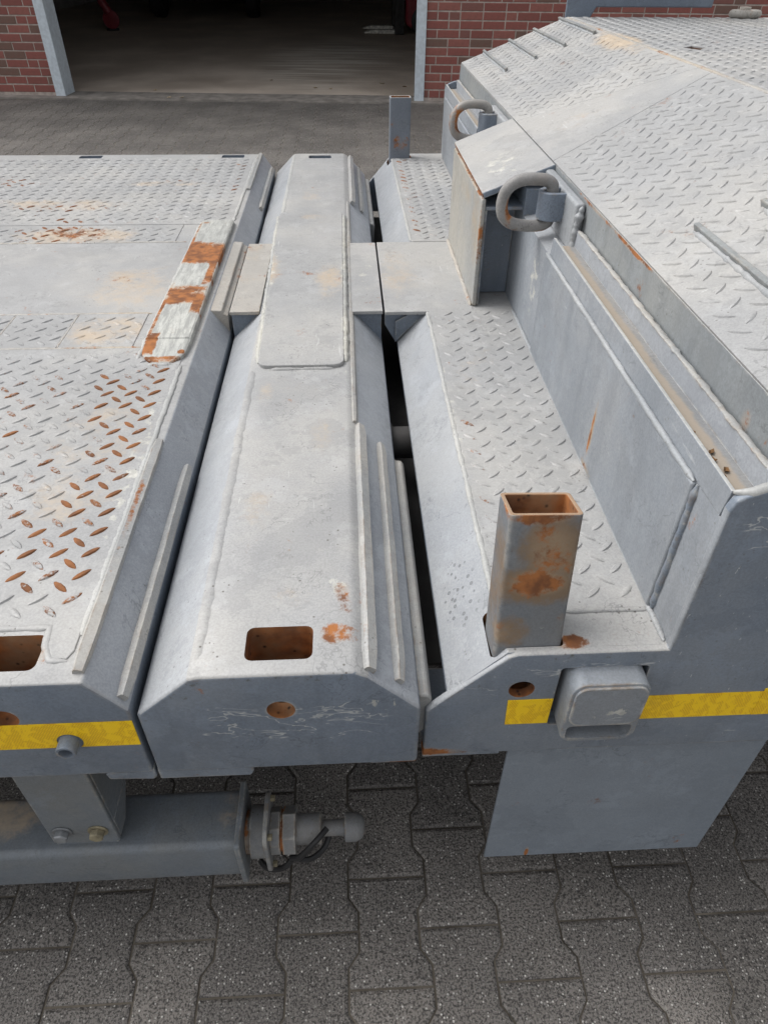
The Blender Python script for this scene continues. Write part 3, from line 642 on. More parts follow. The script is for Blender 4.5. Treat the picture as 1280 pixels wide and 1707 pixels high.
# overlaid tread plates and the smooth strip between them
TZ = 0.831
def sheet(root, name, pts, z0, z1, mat, bevel=0.0015, cut=None):
    b = MB(); b.prism(pts, z0, z1, 'z'); return adopt(b.build(name, mat, None, bevel=bevel, cut=cut, smooth=0), root)
def rustL(p):
    d = -0.36 - p.x
    w = math.exp(-max(0, d - 0.02) / 0.16) * max(0, min(1, (p.y - 0.62) / 0.10)) * max(0, min(1, (1.40 - p.y) / 0.12))
    w = max(w, 0.75 * math.exp(-((p.x + 0.72) / 0.16) ** 2 - ((p.y - 1.06) / 0.10) ** 2), 0.55 * math.exp(-((p.x + 0.62) / 0.2) ** 2 - ((p.y - 0.95) / 0.12) ** 2))
    if p.y > 1.58:
        w = 0.75 * math.exp(-((p.x + 0.88) / 0.16) ** 2 - ((p.y - 2.20) / 0.14) ** 2) + 0.55 * math.exp(-((p.y - 2.42) / 0.05) ** 2 - ((p.x + 0.95) / 0.2) ** 2) + 0.6 * math.exp(-((p.y - 2.72) / 0.06) ** 2 - ((p.x + 1.25) / 0.2) ** 2)
        w += 0.45 * math.exp(-((p.x + 0.38) / 0.05) ** 2) * (1 if 2.4 < p.y < 3 else 0) + 0.45 * math.exp(-((p.y - 2.72) / 0.05) ** 2 - ((p.x + 0.6) / 0.15) ** 2)
    w = max(w, 0.34 * (1 if p.y < 1.3 else 0.5)); r = w * 1.1 + random.uniform(-0.42, 0.22)
    return max(0.0, min(1.0, r))
X0 = -3.15
pl = sheet(L, 'tread_plate', [(X0, 0.618), (-0.40, 0.618), (-0.395, 0.585), (-0.385, 0.565), (-0.365, 0.562), (-0.359, 0.575), (-0.359, 1.412), (X0, 1.412)], 0.826, TZ, 'tread')
treads('tread_pattern', L, (0, 0, TZ), (1, 0, 0), (0, 1, 0), (-1.7, -0.362), (0.625, 1.405), (-0.4337, 0.6651), rustf=rustL)
xs = [X0, -0.98, -0.786, -0.640, -0.475]
for k in range(len(xs) - 1):
    a, c = xs[k] + 0.002, xs[k + 1] - 0.002
    sheet(L, 'tread_plate', [(a, 1.417), (c, 1.417), (c, 1.590), (a, 1.590)], 0.826, TZ, 'tread')
    if c > -1.6: treads('tread_pattern', L, (0, 0, TZ), (1, 0, 0), (0, 1, 0), (max(a, -1.5), c), (1.417, 1.59), (-0.44 + 0.006 * k, 1.5 + 0.004 * k), rustf=lambda p: random.choice((0, 0, 0, 0.25)))
sheet(L, 'smooth_plate', [(X0, 1.595), (-0.449, 1.595), (-0.449, 2.086), (X0, 2.086)], 0.826, TZ - 0.001, 'top')
xs = [X0, -0.815, -0.503]
for k in range(2):
    a, c = xs[k] + 0.002, xs[k + 1] - 0.002
    sheet(L, 'tread_plate', [(a, 2.091), (c, 2.091), (c, 2.245), (a, 2.245)], 0.826, TZ, 'tread')
    treads('tread_pattern', L, (0, 0, TZ), (1, 0, 0), (0, 1, 0), (max(a, -1.7), c), (2.091, 2.245), (-0.44, 2.15), rustf=rustL)
sheet(L, 'tread_plate', [(X0, 2.250), (-0.359, 2.250), (-0.359, 3.075), (X0, 3.075)], 0.826, TZ, 'tread')
treads('tread_pattern', L, (0, 0, TZ), (1, 0, 0), (0, 1, 0), (-1.9, -0.362), (2.25, 3.07), (-0.44, 2.3), rustf=rustL)
bead([(-0.357, 0.60, 0.829), (-0.357, 1.33, 0.829)], 0.006, 0.0032, 'weld_seam', 'bead', L, seed=1)
bead([(-1.6, 0.6165, 0.8285), (-0.402, 0.6165, 0.8285), (-0.398, 0.586, 0.8285), (-0.386, 0.563, 0.8285), (-0.364, 0.5605, 0.8285)], 0.006, 0.0032, 'weld_seam', 'top', L, seed=11, rough=0.3)
bead([(-0.357, 2.28, 0.829), (-0.357, 3.07, 0.829)], 0.006, 0.0035, 'weld_seam', 'bead', L, seed=2)
bead([(-1.6, 1.5925, 0.829), (-0.47, 1.5925, 0.829)], 0.0052, 0.0034, 'weld_seam', 'seam', L, seed=3)
bead([(-1.6, 1.4145, 0.829), (-0.45, 1.4145, 0.829)], 0.0052, 0.0034, 'weld_seam', 'seam', L, seed=4)
bead([(-1.6, 2.0885, 0.829), (-0.47, 2.0885, 0.829)], 0.0052, 0.0034, 'weld_seam', 'seam', L, seed=5)
bead([(-0.815, 2.09, 0.829), (-0.815, 2.245, 0.829)], 0.006, 0.003, 'weld_seam', 'seam', L, seed=6)
bead([(-0.640, 1.42, 0.829), (-0.640, 1.59, 0.829)], 0.004, 0.0028, 'weld_seam', 'seam', L, seed=7)
bead([(-0.786, 1.42, 0.829), (-0.786, 1.59, 0.829)], 0.004, 0.0028, 'weld_seam', 'seam', L, seed=8)
# rounded corner patch beside the pocket, and raised weld rim
# rub strips welded along the chamfer
def strip(root, cx, cz, nx, nz, w, h, y0, y1, name='rub_strip', mat='strip'):
    n = Vector((nx, 0, nz)).normalized(); t_ = Vector((n.z, 0, -n.x)); c = Vector((cx, 0, cz))
    N = max(2, int((y1 - y0) / 0.03)); path = [(cx, y0 + (y1 - y0) * k / N, cz) for k in range(N + 1)]
    def prof(k, q):
        e = 0.75 if k in (0, N) else 1.0
        j = 1 + 0.10 * noise.noise(Vector((cx * 50, path[k][1] * 14, 1)))
        W, Hh = w * j * e, h * e * (1 + 0.12 * noise.noise(Vector((7, path[k][1] * 20, cx * 9))))
        return [(W, -0.004), (W, Hh * 0.55), (W * 0.72, Hh), (-W * 0.72, Hh), (-W, Hh * 0.55), (-W, -0.004)]
    b = MB(); b.sweep(path, prof, False, n)
    return adopt(b.build(name, mat, None, bevel=0.0, smooth=30), root)
CH = (0.061, 0.043)   # outward normal of the left deck's chamfer, unnormalised
for a, c in ((0.54, 1.045), (2.62, 3.13)): strip(L, -0.345, 0.829, 0.25, 1, 0.009, 0.009, a, c)
for a, c in ((0.535, 1.03), (2.56, 3.10)): strip(L, -0.302, 0.782, CH[0], CH[1], 0.0085, 0.010, a, c)
# raised wear pad
b = MB()
prof = [(1.334, 0.830), (1.340, 0.835), (1.352, 0.8385), (1.372, 0.840), (1.424, 0.843), (1.427, 0.8425), (1.430, 0.8455), (2.20, 0.8455), (2.245, 0.8415), (2.265, 0.838), (2.272, 0.830)]
nseg = len(prof); vs = []; fs = []
for k, (y, z) in enumerate(prof):
    ins = {0: 0.036, 1: 0.024, 2: 0.012, 3: 0.003, nseg - 1: 0.02, nseg - 2: 0.008}.get(k, 0.0)
    vs += [(-0.448 + ins, y, 0.822), (-0.448 + ins, y, z - 0.002), (-0.444 + ins, y, z), (-0.354 - ins, y, z), (-0.350 - ins, y, z - 0.002), (-0.350 - ins, y, 0.812)]
for k in range(nseg - 1):
    for q in range(5): fs.append((6 * k + q, 6 * k + q + 1, 6 * k + 7 + q, 6 * k + 6 + q))
fs += [list(range(6)), [6 * (nseg - 1) + q for q in range(6)]]
b.add(vs, fs); pad = tag(adopt(b.build('wear_pad', 'pad', None, smooth=25), L), 'raised pad with orange rust patches and bare pale metal')
bead([(-0.452, 1.36, 0.829), (-0.452, 2.25, 0.829)], 0.007, 0.006, 'weld_seam', 'bead', L, seed=9)
bead([(-0.43, 1.333, 0.829), (-0.372, 1.333, 0.829)], 0.007, 0.005, 'weld_seam', 'bead', L, seed=10)
b = MB(); b.prism([(-0.349, 0.76), (-0.296, 0.755), (-0.295, 0.812), (-0.306, 0.817), (-0.309, 0.8255), (-0.349, 0.827)], 1.612, 2.10, 'y'); adopt(b.build('contact_block', 'block', None, bevel=0.0025), L)
# tape, pipe stub
def tape(root, x0, x1, z0, z1, y, x0b=None, cut=None):
    b = MB(); b.prism([(x0 if x0b is None else x0b, z0), (x1, z0), (x1, z1), (x0, z1)], y - 0.0012, y - 0.0002, 'y'); return adopt(b.build('reflective_tape', 'tape', None, smooth=0, cut=cut), root)
ct = MB(); ct.prism(circle(-0.384, 0.706, 0.017), 0.5, 0.54, 'y')
tape(L, -1.6, -0.2945, 0.693, 0.7475, Y0, cut=ct)
b = MB(); b.lathe([(0, 0.0132), (-0.018, 0.0136), (-0.020, 0.0126), (-0.020, 0.0092), (-0.004, 0.0088)], (-0.384, Y0, 0.708), 'y', 20); adopt(b.build('pipe_stub', 'side', None), L)
# hanger bracket, cross tube and coupling below the deck
b = MB(); b.box(-0.522, -0.412, 0.560, 0.568, 0.345, 0.62); b.box(-0.420, -0.412, 0.568, 0.66, 0.40, 0.62); b.prism([(0.568, 0.345), (0.60, 0.345), (0.655, 0.40), (0.568, 0.40)], -0.420, -0.412, 'x'); b.box(-0.522, -0.514, 0.568, 0.65, 0.36, 0.62)
br = adopt(b.build('hanger_bracket', 'under', None, bevel=0.002), L)
for x, mt in ((-0.497, 'steel'), (-0.439, 'boltold')):
    b = MB(); b.lathe([(0, 0.0165), (-0.003, 0.0165)], (x, 0.560, 0.385), 'y', 20); b.lathe([(-0.003, 0.0125), (-0.013, 0.0125), (-0.015, 0.0105)], (x, 0.560, 0.385), 'y', 6, phase=0.3)
    bo = b.build('bolt', mt, None, bevel=0.001, smooth=30); bo.parent = br
    if mt == 'boltold': bo['label'] = 'tarnished yellowish bolt'
b = MB(); b.box(-0.527, -0.421, 0.569, 0.577, 0.300, 0.40); adopt(b.build('mounting_tab', 'under', None, bevel=0.002), L)
AX = (0.605, 0.262)
b = MB(); b.prism(rrect(0.551, 0.659, 0.203, 0.322, 0.014), -1.6, -0.221, 'x'); adopt(b.build('cross_tube', 'under', None, smooth=30), L)
b = MB(); b.prism(rrect(0.543, 0.667, 0.192, 0.334, 0.006), -0.222, -0.212, 'x'); adopt(b.build('end_plate', 'under', None, bevel=0.002), L)
b = MB()
cp = adopt((lambda q: (q.lathe([(-0.212, 0.038), (-0.203, 0.038), (-0.203, 0.046), (-0.176, 0.0455)], (0, AX[0], AX[1]), 'x', 28), q.build('coupling', 'coupling', None, bevel=0.001))[1])(b), L)
def sub(mb, name, mat, **k):
    o = mb.build(name, mat, None, **k); o.parent = cp; return o
b = MB(); b.prism(rrect(AX[0] - 0.050, AX[0] + 0.050, AX[1] - 0.072, AX[1] + 0.068, 0.024), -0.176, -0.168, 'x'); sub(b, 'flange', 'coupling', bevel=0.002)
for dy, dz in ((-0.036, 0.05), (0.036, 0.05), (-0.036, -0.055), (0.036, -0.055)):
    b = MB(); b.lathe([(-0.168, 0.0065), (-0.160, 0.0065)], (0, AX[0] + dy, AX[1] + dz), 'x', 6); sub(b, 'flange_bolt', 'boltold', bevel=0.0006)
b = MB(); b.lathe([(-0.168, 0.041), (-0.150, 0.041)], (0, AX[0], AX[1]), 'x', 8, phase=0.4); b.lathe([(-0.146, 0.042), (-0.122, 0.042)], (0, AX[0], AX[1]), 'x', 6, phase=0.3); b.lathe([(-0.150, 0.036), (-0.146, 0.036)], (0, AX[0], AX[1]), 'x', 20); sub(b, 'lock_nut', 'coupling', bevel=0.0015)
b = MB(); b.lathe([(-0.122, 0.027), (-0.078, 0.027), (-0.076, 0.025)], (0, AX[0], AX[1]), 'x', 24); sub(b, 'sleeve', 'coupling')
b = MB(); b.lathe([(-0.076, 0.0145), (-0.034, 0.0145)], (0, AX[0], AX[1]), 'x', 20); sub(b, 'pin', 'coupling')
b = MB(); b.lathe([(-0.034, 0.022), (-0.033, 0.0255), (-0.012, 0.0255), (-0.002, 0.020), (0.003, 0.011)], (0, AX[0], AX[1]), 'x', 24); sub(b, 'pin_head', 'coupling')
def arc(pts, n=8):
    P = [Vector(p) for p in pts]; out = []
    for k in range(len(P) - 1):
        p0, p1, p2, p3 = P[max(0, k - 1)], P[k], P[k + 1], P[min(len(P) - 1, k + 2)]
        for q in range(n):
            t_ = q / n; out.append(0.5 * ((2 * p1) + (p2 - p0) * t_ + (2 * p0 - 5 * p1 + 4 * p2 - p3) * t_ ** 2 + (3 * p1 - p0 - 3 * p2 + p3) * t_ ** 3))
    out.append(P[-1]); return out
b = MB(); b.tube(arc([(-0.065, 0.59, 0.292), (-0.085, 0.57, 0.286), (-0.115, 0.562, 0.245), (-0.132, 0.572, 0.222), (-0.10, 0.572, 0.212), (-0.072, 0.592, 0.216), (-0.060, 0.622, 0.235)]), 0.0056, 8)
b.tube(arc([(-0.132, 0.572, 0.216), (-0.15, 0.568, 0.19), (-0.18, 0.578, 0.165), (-0.20, 0.60, 0.15)]), 0.0056, 8); sub(b, 'cable', 'rubber')
b = MB(); b.prism([(-0.365, 0.606), (-0.330, 0.617), (-0.2945, 0.617), (-0.2945, 0.594), (-0.30, 0.588), (-0.362, 0.592)], 0.532, 0.76, 'y'); adopt(b.build('guide_plate', 'side', None, bevel=0.002), L)

# ------------------------------------------------------------------ middle crossbeam section
C = thing('crossbeam_section', 'narrow crossbeam with sloping sides and a welded cover plate, between the two deck sections', 'trailer beam', (-0.1, 1.83, 0.618))
b = MB()
prf = [(-0.287, 0.618), (0.080, 0.618), (0.080, 0.748), (0.012, 0.820), (-0.006, 0.8305), (-0.200, 0.8305), (-0.212, 0.827), (-0.287, 0.757)]
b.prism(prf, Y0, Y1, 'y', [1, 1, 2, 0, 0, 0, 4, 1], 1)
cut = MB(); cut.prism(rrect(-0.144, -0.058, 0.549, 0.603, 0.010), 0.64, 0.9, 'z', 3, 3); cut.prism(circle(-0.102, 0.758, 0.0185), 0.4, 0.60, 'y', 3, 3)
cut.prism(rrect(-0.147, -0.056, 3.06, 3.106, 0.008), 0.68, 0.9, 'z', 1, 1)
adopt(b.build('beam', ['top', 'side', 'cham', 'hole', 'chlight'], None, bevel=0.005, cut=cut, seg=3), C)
pts = []
for x, y, a in ((-0.036, 1.327, 270), (-0.036, 2.313, 0), (-0.192, 2.313, 90), (-0.172, 1.327, 180)):
    for k in range(5): pts.append((x + 0.022 * math.cos(R(a + 22.5 * k)), y + 0.022 * math.sin(R(a + 22.5 * k))))
sheet(C, 'cover_plate', pts, 0.829, 0.839, 'top', 0.002)
e = [(-0.198, 1.34), (-0.217, 2.30)]
bead([(-0.196, 1.33, 0.830), (-0.217, 2.31, 0.830)], 0.0075, 0.0075, 'weld_seam', 'cream', C, seed=21)
bead([(-0.011, 1.33, 0.830), (-0.011, 2.31, 0.830)], 0.0075, 0.0075, 'weld_seam', 'cream', C, seed=22)
bead([(-0.175, 1.303, 0.829), (-0.033, 1.303, 0.829)], 0.005, 0.005, 'weld_seam', 'top', C, seed=23)
bead([(-0.195, 2.336, 0.829), (-0.035, 2.336, 0.829)], 0.006, 0.005, 'weld_seam', 'seam', C, seed=24)
bead([(-0.203, 0.55, 0.8285), (-0.203, 1.30, 0.8285)], 0.009, 0.0032, 'weld_seam', 'top', C, seed=25, rough=0.2)
bead([(-0.206, 2.34, 0.8285), (-0.206, 3.12, 0.8285)], 0.008, 0.003, 'weld_seam', 'bead', C, seed=26, rough=0.25)
for a, c, x in ((0.535, 1.095, 0.013), (2.49, 3.12, 0.020)): strip(C, x, 0.8195, 0.72, 1, 0.010, 0.010, a, c)
strip(C, 0.004, 0.8275, 0.4, 1, 0.004, 0.004, 1.10, 2.48)
for a, c in ((0.545, 1.09), (2.52, 3.10)): strip(C, 0.050, 0.779, 1, 0.94, 0.0085, 0.011, a, c)
for a, c in ((0.553, 1.10), (2.535, 3.12)):
    b = MB(); b.prism([(0.079, 0.64), (0.095, 0.66), (0.099, 0.728), (0.093, 0.737), (0.085, 0.737), (0.079, 0.742)], a, c, 'y'); adopt(b.build('rub_strip', 'strip', None, bevel=0.003), C)
# flush bridge plates over the chamfers in the middle, carried on webs
def bridge(root, x0, x1, y0, y1, web):
    b = MB(); b.box(x0, x1, y0, y1, 0.8215, 0.8305); adopt(b.build('bridge_plate', 'block' if x0 < -0.2 else 'top', None, bevel=0.0015), root)
    b = MB(); b.prism(web, y0 + 0.012, y1 - 0.012, 'y'); adopt(b.build('bridge_web', 'side', None), root)
bridge(C, -0.287, -0.216, 1.592, 2.066, [(-0.285, 0.752), (-0.218, 0.8215), (-0.285, 0.8215)])
bridge(C, 0.006, 0.081, 1.586, 2.066, [(0.010, 0.8215), (0.078, 0.745), (0.078, 0.8215)])
b = MB(); b.prism([(-0.29, 0.590), (-0.16, 0.590), (-0.155, 0.600), (-0.155, 0.6175), (-0.29, 0.6175)], 0.531, 0.74, 'y'); adopt(b.build('guide_plate', 'side', None, bevel=0.002), C)
b = MB(); b.box(0.02, 0.151, 0.71, 3.05, 0.596, 0.6030); adopt(b.build('gap_shade_plate', 'dark', None), C)  # dark plate added to stand in for the shade deep in the gap
b = MB(); b.box(0.012, 0.0795, 0.533, 0.70, 0.6045, 0.6175); tag(adopt(b.build('bottom_flange', 'side', None, bevel=0.002), C))
b = MB(); b.lathe([(0.079, 0.040), (0.083, 0.040), (0.083, 0.034), (0.149, 0.034)], (0, 1.215, 0.700), 'x', 24); adopt(b.build('locating_pin', 'dark', None), C)

# ------------------------------------------------------------------ right raised section
YR, YF = 0.543, 3.137
Q = thing('raised_deck_section', 'stepped end section rising by a ramp to a high tread-plate platform', 'trailer deck', (1.2, 1.83, 0.60))
FZ = 0.829
def rz(x): return 1.147 + 0.374 * (x - 0.455)
b = MB()
poly = [(0.152, 0.604), (3.0, 0.604), (3.0, 1.290), (0.840, 1.290), (0.455, 1.1455), (0.455, 1.052), (0.437, 1.050), (0.398, 1.043), (0.398, FZ), (0.190, 0.8285), (0.118, 0.745), (0.118, 0.733), (0.152, 0.770)]
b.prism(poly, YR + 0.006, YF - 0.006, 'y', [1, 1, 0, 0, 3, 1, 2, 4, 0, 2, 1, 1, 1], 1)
cut = MB(); cut.prism(rrect(0.1715, 0.2645, 0.5565, 0.630, 0.006), 0.66, 0.95, 'z', 5, 5); cut.prism(rrect(0.170, 0.268, 3.04, 3.11, 0.006), 0.66, 0.95, 'z', 5, 5)
cut.prism([(0.936, 2.235), (0.964, 2.185), (1.000, 2.235), (0.977, 2.274)], 1.2, 1.4, 'z', 5, 5)
cut.prism(rrect(0.2625, 0.3805, 0.6715, 0.8005, 0.006), 0.4, 0.60, 'y', 1, 1)
cut.prism(circle(0.216, 0.757, 0.0179), 0.4, 0.62, 'y', 5, 5)
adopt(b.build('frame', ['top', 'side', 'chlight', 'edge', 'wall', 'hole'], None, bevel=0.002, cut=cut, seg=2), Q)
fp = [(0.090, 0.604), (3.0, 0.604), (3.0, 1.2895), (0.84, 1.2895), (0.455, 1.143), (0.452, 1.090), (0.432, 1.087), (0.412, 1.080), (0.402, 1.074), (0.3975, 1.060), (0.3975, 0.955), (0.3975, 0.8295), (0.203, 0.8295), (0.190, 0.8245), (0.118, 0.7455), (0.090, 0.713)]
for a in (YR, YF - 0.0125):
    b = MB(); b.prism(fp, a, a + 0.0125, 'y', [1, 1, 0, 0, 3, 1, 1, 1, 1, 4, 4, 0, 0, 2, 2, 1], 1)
    c2 = MB()
    if a == YR:
        c2.prism(rrect(0.263, 0.380, 0.672, 0.800, 0.006), 0.4, 0.60, 'y', 1, 1); c2.prism(circle(0.216, 0.757, 0.0175), 0.4, 0.62, 'y', 5, 5)
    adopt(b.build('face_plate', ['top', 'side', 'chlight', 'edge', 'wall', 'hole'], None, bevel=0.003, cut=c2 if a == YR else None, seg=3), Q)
def rustR(p):
    w = math.exp(-(p.x - 0.19) / 0.022) * (1 if (0.78 < p.y < 1.36) else 0.15)
    if p.y > 2: w = 0.75 * math.exp(-(p.x - 0.19) / 0.05)
    return max(0, min(1, w * 1.1 + random.uniform(-0.25, 0.2)))
sheet(Q, 'tread_plate', [(0.190, 0.616), (0.396, 0.616), (0.396, 1.60), (0.315, 1.60), (0.305, 1.583), (0.190, 1.583)], 0.826, TZ, 'tread')
treads('tread_pattern', Q, (0, 0, TZ), (1, 0, 0), (0, 1, 0), (0.188, 0.400), (0.622, 1.59), (0.3275, 0.6921), rustf=rustR)
sheet(Q, 'tread_plate', [(0.190, 2.072), (0.30, 2.072), (0.30, 2.09), (0.396, 2.09), (0.396, 3.06), (0.190, 3.06)], 0.826, TZ, 'tread')
treads('tread_pattern', Q, (0, 0, TZ), (1, 0, 0), (0, 1, 0), (0.188, 0.400), (2.075, 3.05), (0.3275, 2.10), rustf=rustR)
bead([(0.188, 0.62, 0.829), (0.188, 1.58, 0.829)], 0.005, 0.003, 'weld_seam', 'bead', Q, seed=31)
bead([(0.188, 2.08, 0.829), (0.188, 3.05, 0.829)], 0.005, 0.003, 'weld_seam', 'bead', Q, seed=32)
bead([(0.276, 0.614, 0.829), (0.398, 0.614, 0.829)], 0.004, 0.003, 'weld_seam', 'top', Q, seed=33)
bead([(0.395, 0.558, 0.830), (0.395, 1.58, 0.830)], 0.0042, 0.004, 'weld_seam', 'beadside', Q, upv=(-1, 0, 1), seed=34)
bridge(Q, 0.086, 0.300, 1.580, 2.069, [(0.112, 0.745), (0.185, 0.8215), (0.150, 0.8215), (0.112, 0.80)])
b = MB(); b.prism([(0.086, 0.79), (0.112, 0.745), (0.19, 0.8215), (0.086, 0.8215)], 1.60, 2.05, 'y'); adopt(b.build('bridge_web', 'side', None), Q)
# side panel below the gutter
for a, c in ((0.616, 1.365), (2.325, 3.06)):
    b = MB(); b.box(0.391, 0.3985, a, c, 0.832, 1.043); adopt(b.build('side_panel', 'wall', None, bevel=0.003), Q)
bead([(0.394, 0.618, 1.044), (0.394, 1.365, 1.044)], 0.0042, 0.0038, 'weld_seam', 'beadside', Q, upv=(-1, 0, 1), seed=35, rough=0.2)
bead([(0.3965, 0.6125, 0.832), (0.3965, 0.6125, 1.043)], 0.005, 0.004, 'weld_seam', 'side', Q, upv=(-1, 0, 0), seed=36)
for a, c in ((0.5565, 1.352), (2.33, 3.123)):
    b = MB(); b.prism([(0.3975, 1.0435), (0.449, 1.0435), (0.4485, 1.092), (0.4425, 1.093), (0.4415, 1.063), (0.407, 1.061), (0.4055, 1.078), (0.4005, 1.078)], a, c, 'y', [4, 0, 2, 2, 1, 4, 3, 4], 4)
    gt = adopt(b.build('gutter', ['edge', 'dirt', 'cham', 'bead', 'wall'], None, bevel=0.001), Q)
    bead([(0.446, a + 0.01, 1.0925), (0.446, c - 0.005, 1.0925)], 0.0045, 0.0020, 'weld_seam', 'strip', Q, seed=37 + int(a), rough=0.5)
for k, (x, y) in enumerate([(0.41, 0.60), (0.42, 0.612), (0.413, 0.633), (0.418, 0.648), (0.411, 0.69)]):
    b = MB(); n = 6; pts = [(0.0055 * math.cos(q * 6.283 / n), 0.0042 * random.uniform(.6, 1) * math.sin(q * 6.283 / n), 0.002 + 0.002 * (q % 2)) for q in range(n)]
    b.add(pts + [(0, 0, 0.001)] + [(p[0], p[1], p[2] - 0.001) for p in pts], [(q, (q + 1) % n, n) for q in range(n)] + [(n + 1 + q, n + 1 + (q + 1) % n, n) for q in range(n)])
    o = b.build('dry_leaf', 'leaf', None, smooth=60); o.location = (x + 0.003, y, 1.0625); o.rotation_euler.z = k * 1.3; tag(o, ('curled brown dry leaf at the very near end of the gutter', 'brown dry leaf crumb second from the near end of the gutter', 'brown dry leaf crumb in the middle of the five in the gutter', 'brown dry leaf crumb next to last from the near gutter end', 'brown dry leaf farthest from the near end of the gutter')[k], 'leaf', 'dry leaf crumbs in the gutter')
b = MB(); 
bead([(0.402, 0.556, 1.077), (0.418, 0.550, 1.080), (0.436, 0.551, 1.086), (0.455, 0.552, 1.090)], 0.006, 0.006, 'weld_seam', 'bead', Q, seed=39)
# ramp and platform plates
ux = 1 / math.sqrt(1 + 0.374 ** 2); U = Vector((ux, 0, 0.374 * ux)); NR = Vector((-0.374 * ux, 0, ux))
def rampsheet(name, pts, mat, lift=0.0025):
    top = [Vector((x, y, rz(x))) + NR * lift for x, y in pts]; bot = [p - NR * 0.006 for p in top]; n = len(pts)
    b = MB(); b.add(top + bot, [list(range(n)), list(range(2 * n - 1, n - 1, -1))] + [(i, (i + 1) % n, (i + 1) % n + n, i + n) for i in range(n)])
    return adopt(b.build(name, mat, None, bevel=0.001, smooth=0), Q)
def slim(p): return 1.63 + 0.45 * (p.x - 0.446)
def slimf(p): return 2.055 - 0.45 * (p.x - 0.446)
rampsheet('tread_plate', [(0.4555, 0.556), (0.839, 0.556), (0.839, 1.804), (0.4555, 1.632)], 'tread')
rampsheet('smooth_plate', [(0.4555, 1.634), (0.839, 1.806), (0.839, 1.876), (0.4555, 2.049)], 'top')
rampsheet('tread_plate', [(0.4555, 2.051), (0.839, 1.878), (0.839, 3.124), (0.4555, 3.124)], 'tread')
RO = Vector((0, 0, rz(0))) + NR * 0.0025
U0 = RO
ph = (0.5558, 1.0388)
treads('tread_pattern', Q, RO, U, (0, 1, 0), (0.489, 0.894), (0.556, 1.80), ph, test=lambda p: p.y < slim(p) - 0.01, sign=-1, pitch=0.0452)
treads('tread_pattern', Q, RO, U, (0, 1, 0), (0.489, 0.894), (1.88, 3.12), ph, test=lambda p: p.y > slimf(p) + 0.01, sign=-1, pitch=0.0452)
hole = MB(); hole.prism([(0.936, 2.235), (0.964, 2.185), (1.000, 2.235), (0.977, 2.274)], 1.2, 1.4, 'z')
sheet(Q, 'tread_plate', [(0.842, 0.556), (2.99, 0.556), (2.99, 3.124), (0.842, 3.124)], 1.286, 1.293, 'tread', 0.001, hole)
treads('tread_pattern', Q, (0, 0, 1.293), (1, 0, 0), (0, 1, 0), (0.845, 2.1), (0.9, 3.12), (0.86, 1.0), test=lambda p: (p.x - 0.968) ** 2 + (p.y - 2.23) ** 2 > 0.0025, sign=-1)
bead([(0.8405, 0.56, 1.292), (0.8405, 3.12, 1.292)], 0.006, 0.003, 'weld_seam', 'seam', Q, seed=41)
# foot bars on the ramp
for x in (0.541, 0.634, 0.724, 0.815):
    for y0, y1 in ((0.62, 1.075), (2.655, 3.125)):
        c = Vector((x, 0, rz(x))) + NR * 0.002
        b = MB(); path = [(c.x, y0 + (y1 - y0) * k / 14, c.z) for k in range(15)]
        b.sweep(path, lambda k, q: [(0.0045, -0.003), (0.0045, 0.011), (-0.0045, 0.011), (-0.0045, -0.003)], False, NR)
        adopt(b.build('foot_bar', 'edge', None, bevel=0.0012), Q)
        bead([(c.x - 0.0055, y0 + 0.005, c.z - 0.002), (c.x - 0.0055, y1 - 0.005, c.z - 0.002)], 0.0045, 0.0045, 'weld_seam', 'beadside', Q, upv=NR, step=0.008, seed=50 + x * 10 + y0, rough=0.8)
# central box arm under the ramp plate
b = MB(); b.box(0.300, 0.3105, 1.607, 2.088, 0.8305, 1.078); adopt(b.build('box_side', ['box'], None, bevel=0.003), Q)
top = [(0.300, 1.605), (0.4545, 1.605), (0.4545, 2.090), (0.300, 2.090)]
b = MB(); tp = [Vector((x, y, rz(x))) + NR * 0.0025 for x, y in top]; bt = [p - NR * 0.013 for p in tp]
b.add(tp + bt, [(0, 1, 2, 3), (7, 6, 5, 4), (0, 1, 5, 4), (1, 2, 6, 5), (2, 3, 7, 6), (3, 0, 4, 7)], [0, 0, 1, 1, 1, 2])
adopt(b.build('box_top', ['top', 'side', 'box'], None, bevel=0.003, seg=3), Q)
b = MB(); b.box(0.3105, 0.398, 1.612, 2.083, 1.052, 1.060); b.box(0.3105, 0.3165, 1.612, 2.083, 0.8305, 1.052); b.box(0.3165, 0.398, 1.69, 1.70, 0.8305, 1.052); b.box(0.3165, 0.398, 1.99, 2.00, 0.8305, 1.052)
adopt(b.build('box_web', 'side', None, bevel=0.002), Q)
bead([(0.297, 1.61, 0.831), (0.297, 2.085, 0.831)], 0.005, 0.005, 'weld_seam', 'block', Q, seed=61)
b = MB(); b.box(0.397, 0.4545, 1.60, 2.095, 1.045, 1.10); adopt(b.build('box_back', 'side', None), Q)
